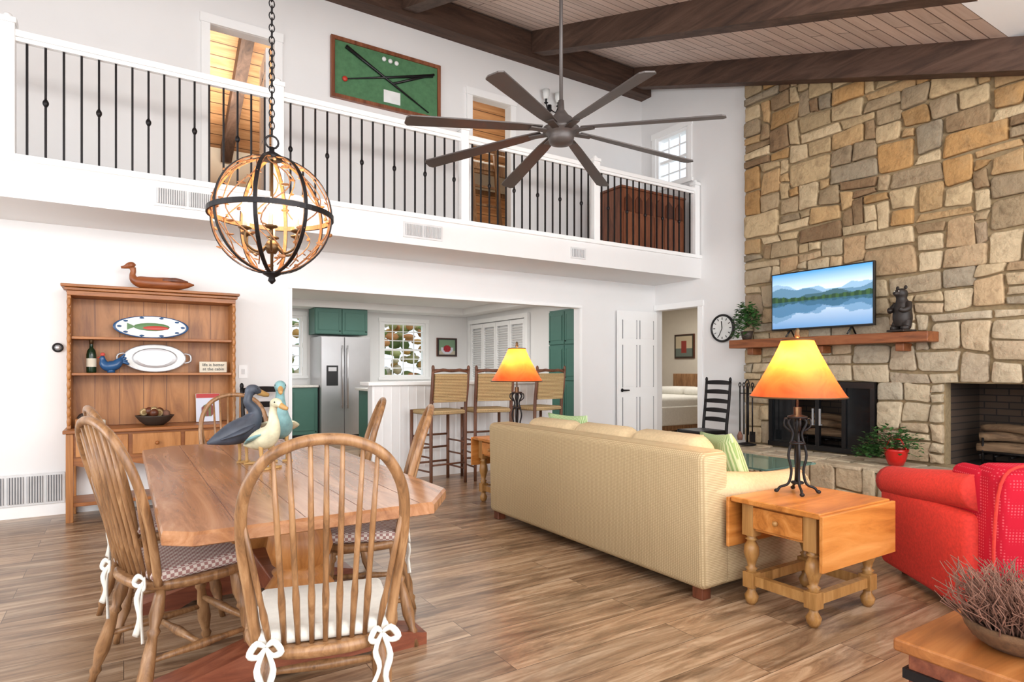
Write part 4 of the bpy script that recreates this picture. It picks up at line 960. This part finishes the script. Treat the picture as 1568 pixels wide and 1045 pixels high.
b.cyl((0,0,-R),(0,0,R+.02),.007,BRASS,8); b.lathe((0,0,R),[(.05,-.01),(.045,.01),(.012,.03),(.012,.05)],IRON); b.lathe((0,0,-R-.05),[(.004,0),(.018,.015),(.014,.03),(.04,.045),(.045,.055)],IRON)
b.lathe((0,0,-.15),[(.02,-.03),(.035,0),(.02,.03)],BRASS)
for k in range(6):
    a=2*pi*k/6+.3; c,s_=math.cos(a),math.sin(a)
    b.sw([(c*.02,s_*.02,-.14,.006),(c*.07,s_*.07,-.18,.006),(c*.125,s_*.125,-.15,.006),(c*.13,s_*.13,-.09,.006)],BRASS,6,4)
    b.lathe((c*.13,s_*.13,-.09),[(.012,0),(.03,.008),(.03,.014),(.012,.016)],BRASS,12); b.lathe((c*.13,s_*.13,-.075),[(.011,0),(.011,.055)],SIGNB,10)
    b.lathe((c*.13,s_*.13,-.02),[(.008,0),(.018,.018),(.018,.038),(.010,.058),(.002,.075)],BULB,12)
ztop=CZ(3.07)-1.955
ring=lambda r,zc,ax:[((r*math.cos(2*pi*k/10)) if ax else 0,0 if ax else r*math.cos(2*pi*k/10),zc+1.6*r*math.sin(2*pi*k/10)) for k in range(10)]
b.tube([(.03*math.cos(2*pi*k/14),0,R+.075+.03*math.sin(2*pi*k/14)) for k in range(14)],.005,IRON,6,True)
i=0; z=R+.125
while z<ztop-.03: b.tube(ring(.012,z,i%2),.003,IRON,5,True); z+=.029; i+=1
b.lathe((0,0,ztop-.055),[(.02,0),(.06,.02),(.065,.05)],IRON)
co=b.obj('orb_chandelier',(.595,3.07,1.955))
l=bpy.data.lights.new('chandelier_light','POINT'); l.energy=12; l.color=(1,.72,.42); l.shadow_soft_size=.12
lo=bpy.data.objects.new('chandelier_light',l); bpy.context.scene.collection.objects.link(lo); lo.parent=co; lo.location=(0,0,.05)

# ---------------------------------------------------------------- ceiling fan
b=B(); rz=CZ(3.2)-2.76
b.cyl((0,0,.1),(0,0,rz-.02),.012,BRONZE,10); b.lathe((0,0,rz-.11),[(.02,0),(.05,.02),(.07,.09)],BRONZE)
b.lathe((0,0,0),[(.03,-.075),(.075,-.06),(.085,-.03),(.085,.0),(.12,.012),(.12,.035),(.085,.05),(.075,.10),(.05,.12),(.022,.16),(.018,.22)],BRONZE,28)
for k in range(8):
    b.M=Matrix.Rotation(math.radians(-56.4+45*k),4,'Z')
    b.box(.07,.22,-.025,.025,.006,.015,BRONZE)
    R_=RX(10); out=[(.14,-.028),(.30,-.040),(.80,-.050),(1.0,-.052),(1.02,-.03),(1.02,.03),(1.0,.052),(.80,.050),(.30,.040),(.14,.028)]
    b.prism([tuple(R_@Vector((x,y,.004))+Vector((0,0,.028-.09*x))) for x,y in out],(0,0,.008),BRONZE)
b.M=Matrix.Identity(4)
b.obj('ceiling_fan',(2.41,3.2,2.76))

# ---------------------------------------------------------------- lights
def area(name,loc,rot,sx,sy,en,col=(1,1,1)):
    l=bpy.data.lights.new(name,'AREA'); l.shape='RECTANGLE'; l.size=sx; l.size_y=sy; l.energy=en; l.color=col
    o=bpy.data.objects.new(name,l); bpy.context.scene.collection.objects.link(o); o.location=loc; o.rotation_euler=[math.radians(a) for a in rot]
DAY=(.98,.99,1.0)
area('daylight_south_a',(-1.45,-2.75,1.9),(90,0,0),2.2,2.7,112,DAY)
area('daylight_south_b',(1.6,-2.75,1.7),(90,0,0),2.3,3.1,118,DAY)
area('daylight_south_c',(4.65,-2.75,1.9),(90,0,0),2.2,2.7,92,DAY)
area('added_fill_west_a',(-3.75,-.3,1.8),(90,0,-90),2.9,2.3,84,DAY)  # lamp behind an added west window, put in for soft fill
area('added_fill_west_b',(-3.75,3.5,1.9),(90,0,-90),2.9,2.5,125,DAY)  # second lamp for the added west windows, soft fill from the left
area('added_fill_uplight',(2.2,-1.2,3.2),(112,0,0),6,.8,165,(1,.985,.97))  # added unseen lamp without fixture, brightens upper north wall and ceiling planks
area('kitchen_fill_light',(3.4,8.8,2.44),(0,0,0),3.5,3,85,(1,.98,.95))  # added area lamp without fixture, fills the kitchen with light
area('bedroom_fill_light',(8.2,7.6,2.48),(0,0,0),1.5,1.5,40,(1,.96,.9))  # added area lamp, no fixture, brightens the bedroom
area('upper_room_fill_a',(1.0,8.0,4.3),(160,0,0),1.2,1.0,40,(1,.92,.8))  # added lamp without fixture, brightens the room behind the first upper door
area('upper_room_fill_b',(4.2,8.0,4.7),(0,0,0),1.5,1.0,36,(1,.92,.8))  # added lamp without fixture, brightens the bunk room
w=bpy.data.worlds.new('sky'); bpy.context.scene.world=w; w.use_nodes=True
bg=w.node_tree.nodes['Background']; bg.inputs[0].default_value=(.78,.88,1,1); bg.inputs[1].default_value=1.5
sc=bpy.context.scene; sc.view_settings.view_transform='Standard'; sc.view_settings.look='None'; sc.view_settings.exposure=0
cam=bpy.data.cameras.new('camera'); cam.lens=21.51; cam.sensor_width=36; cam.shift_y=.0284; cam.clip_end=200
co=bpy.data.objects.new('camera',cam); sc.collection.objects.link(co); co.location=(0,0,1.22); co.rotation_euler=(pi/2,0,math.radians(-32.4)); sc.camera=co
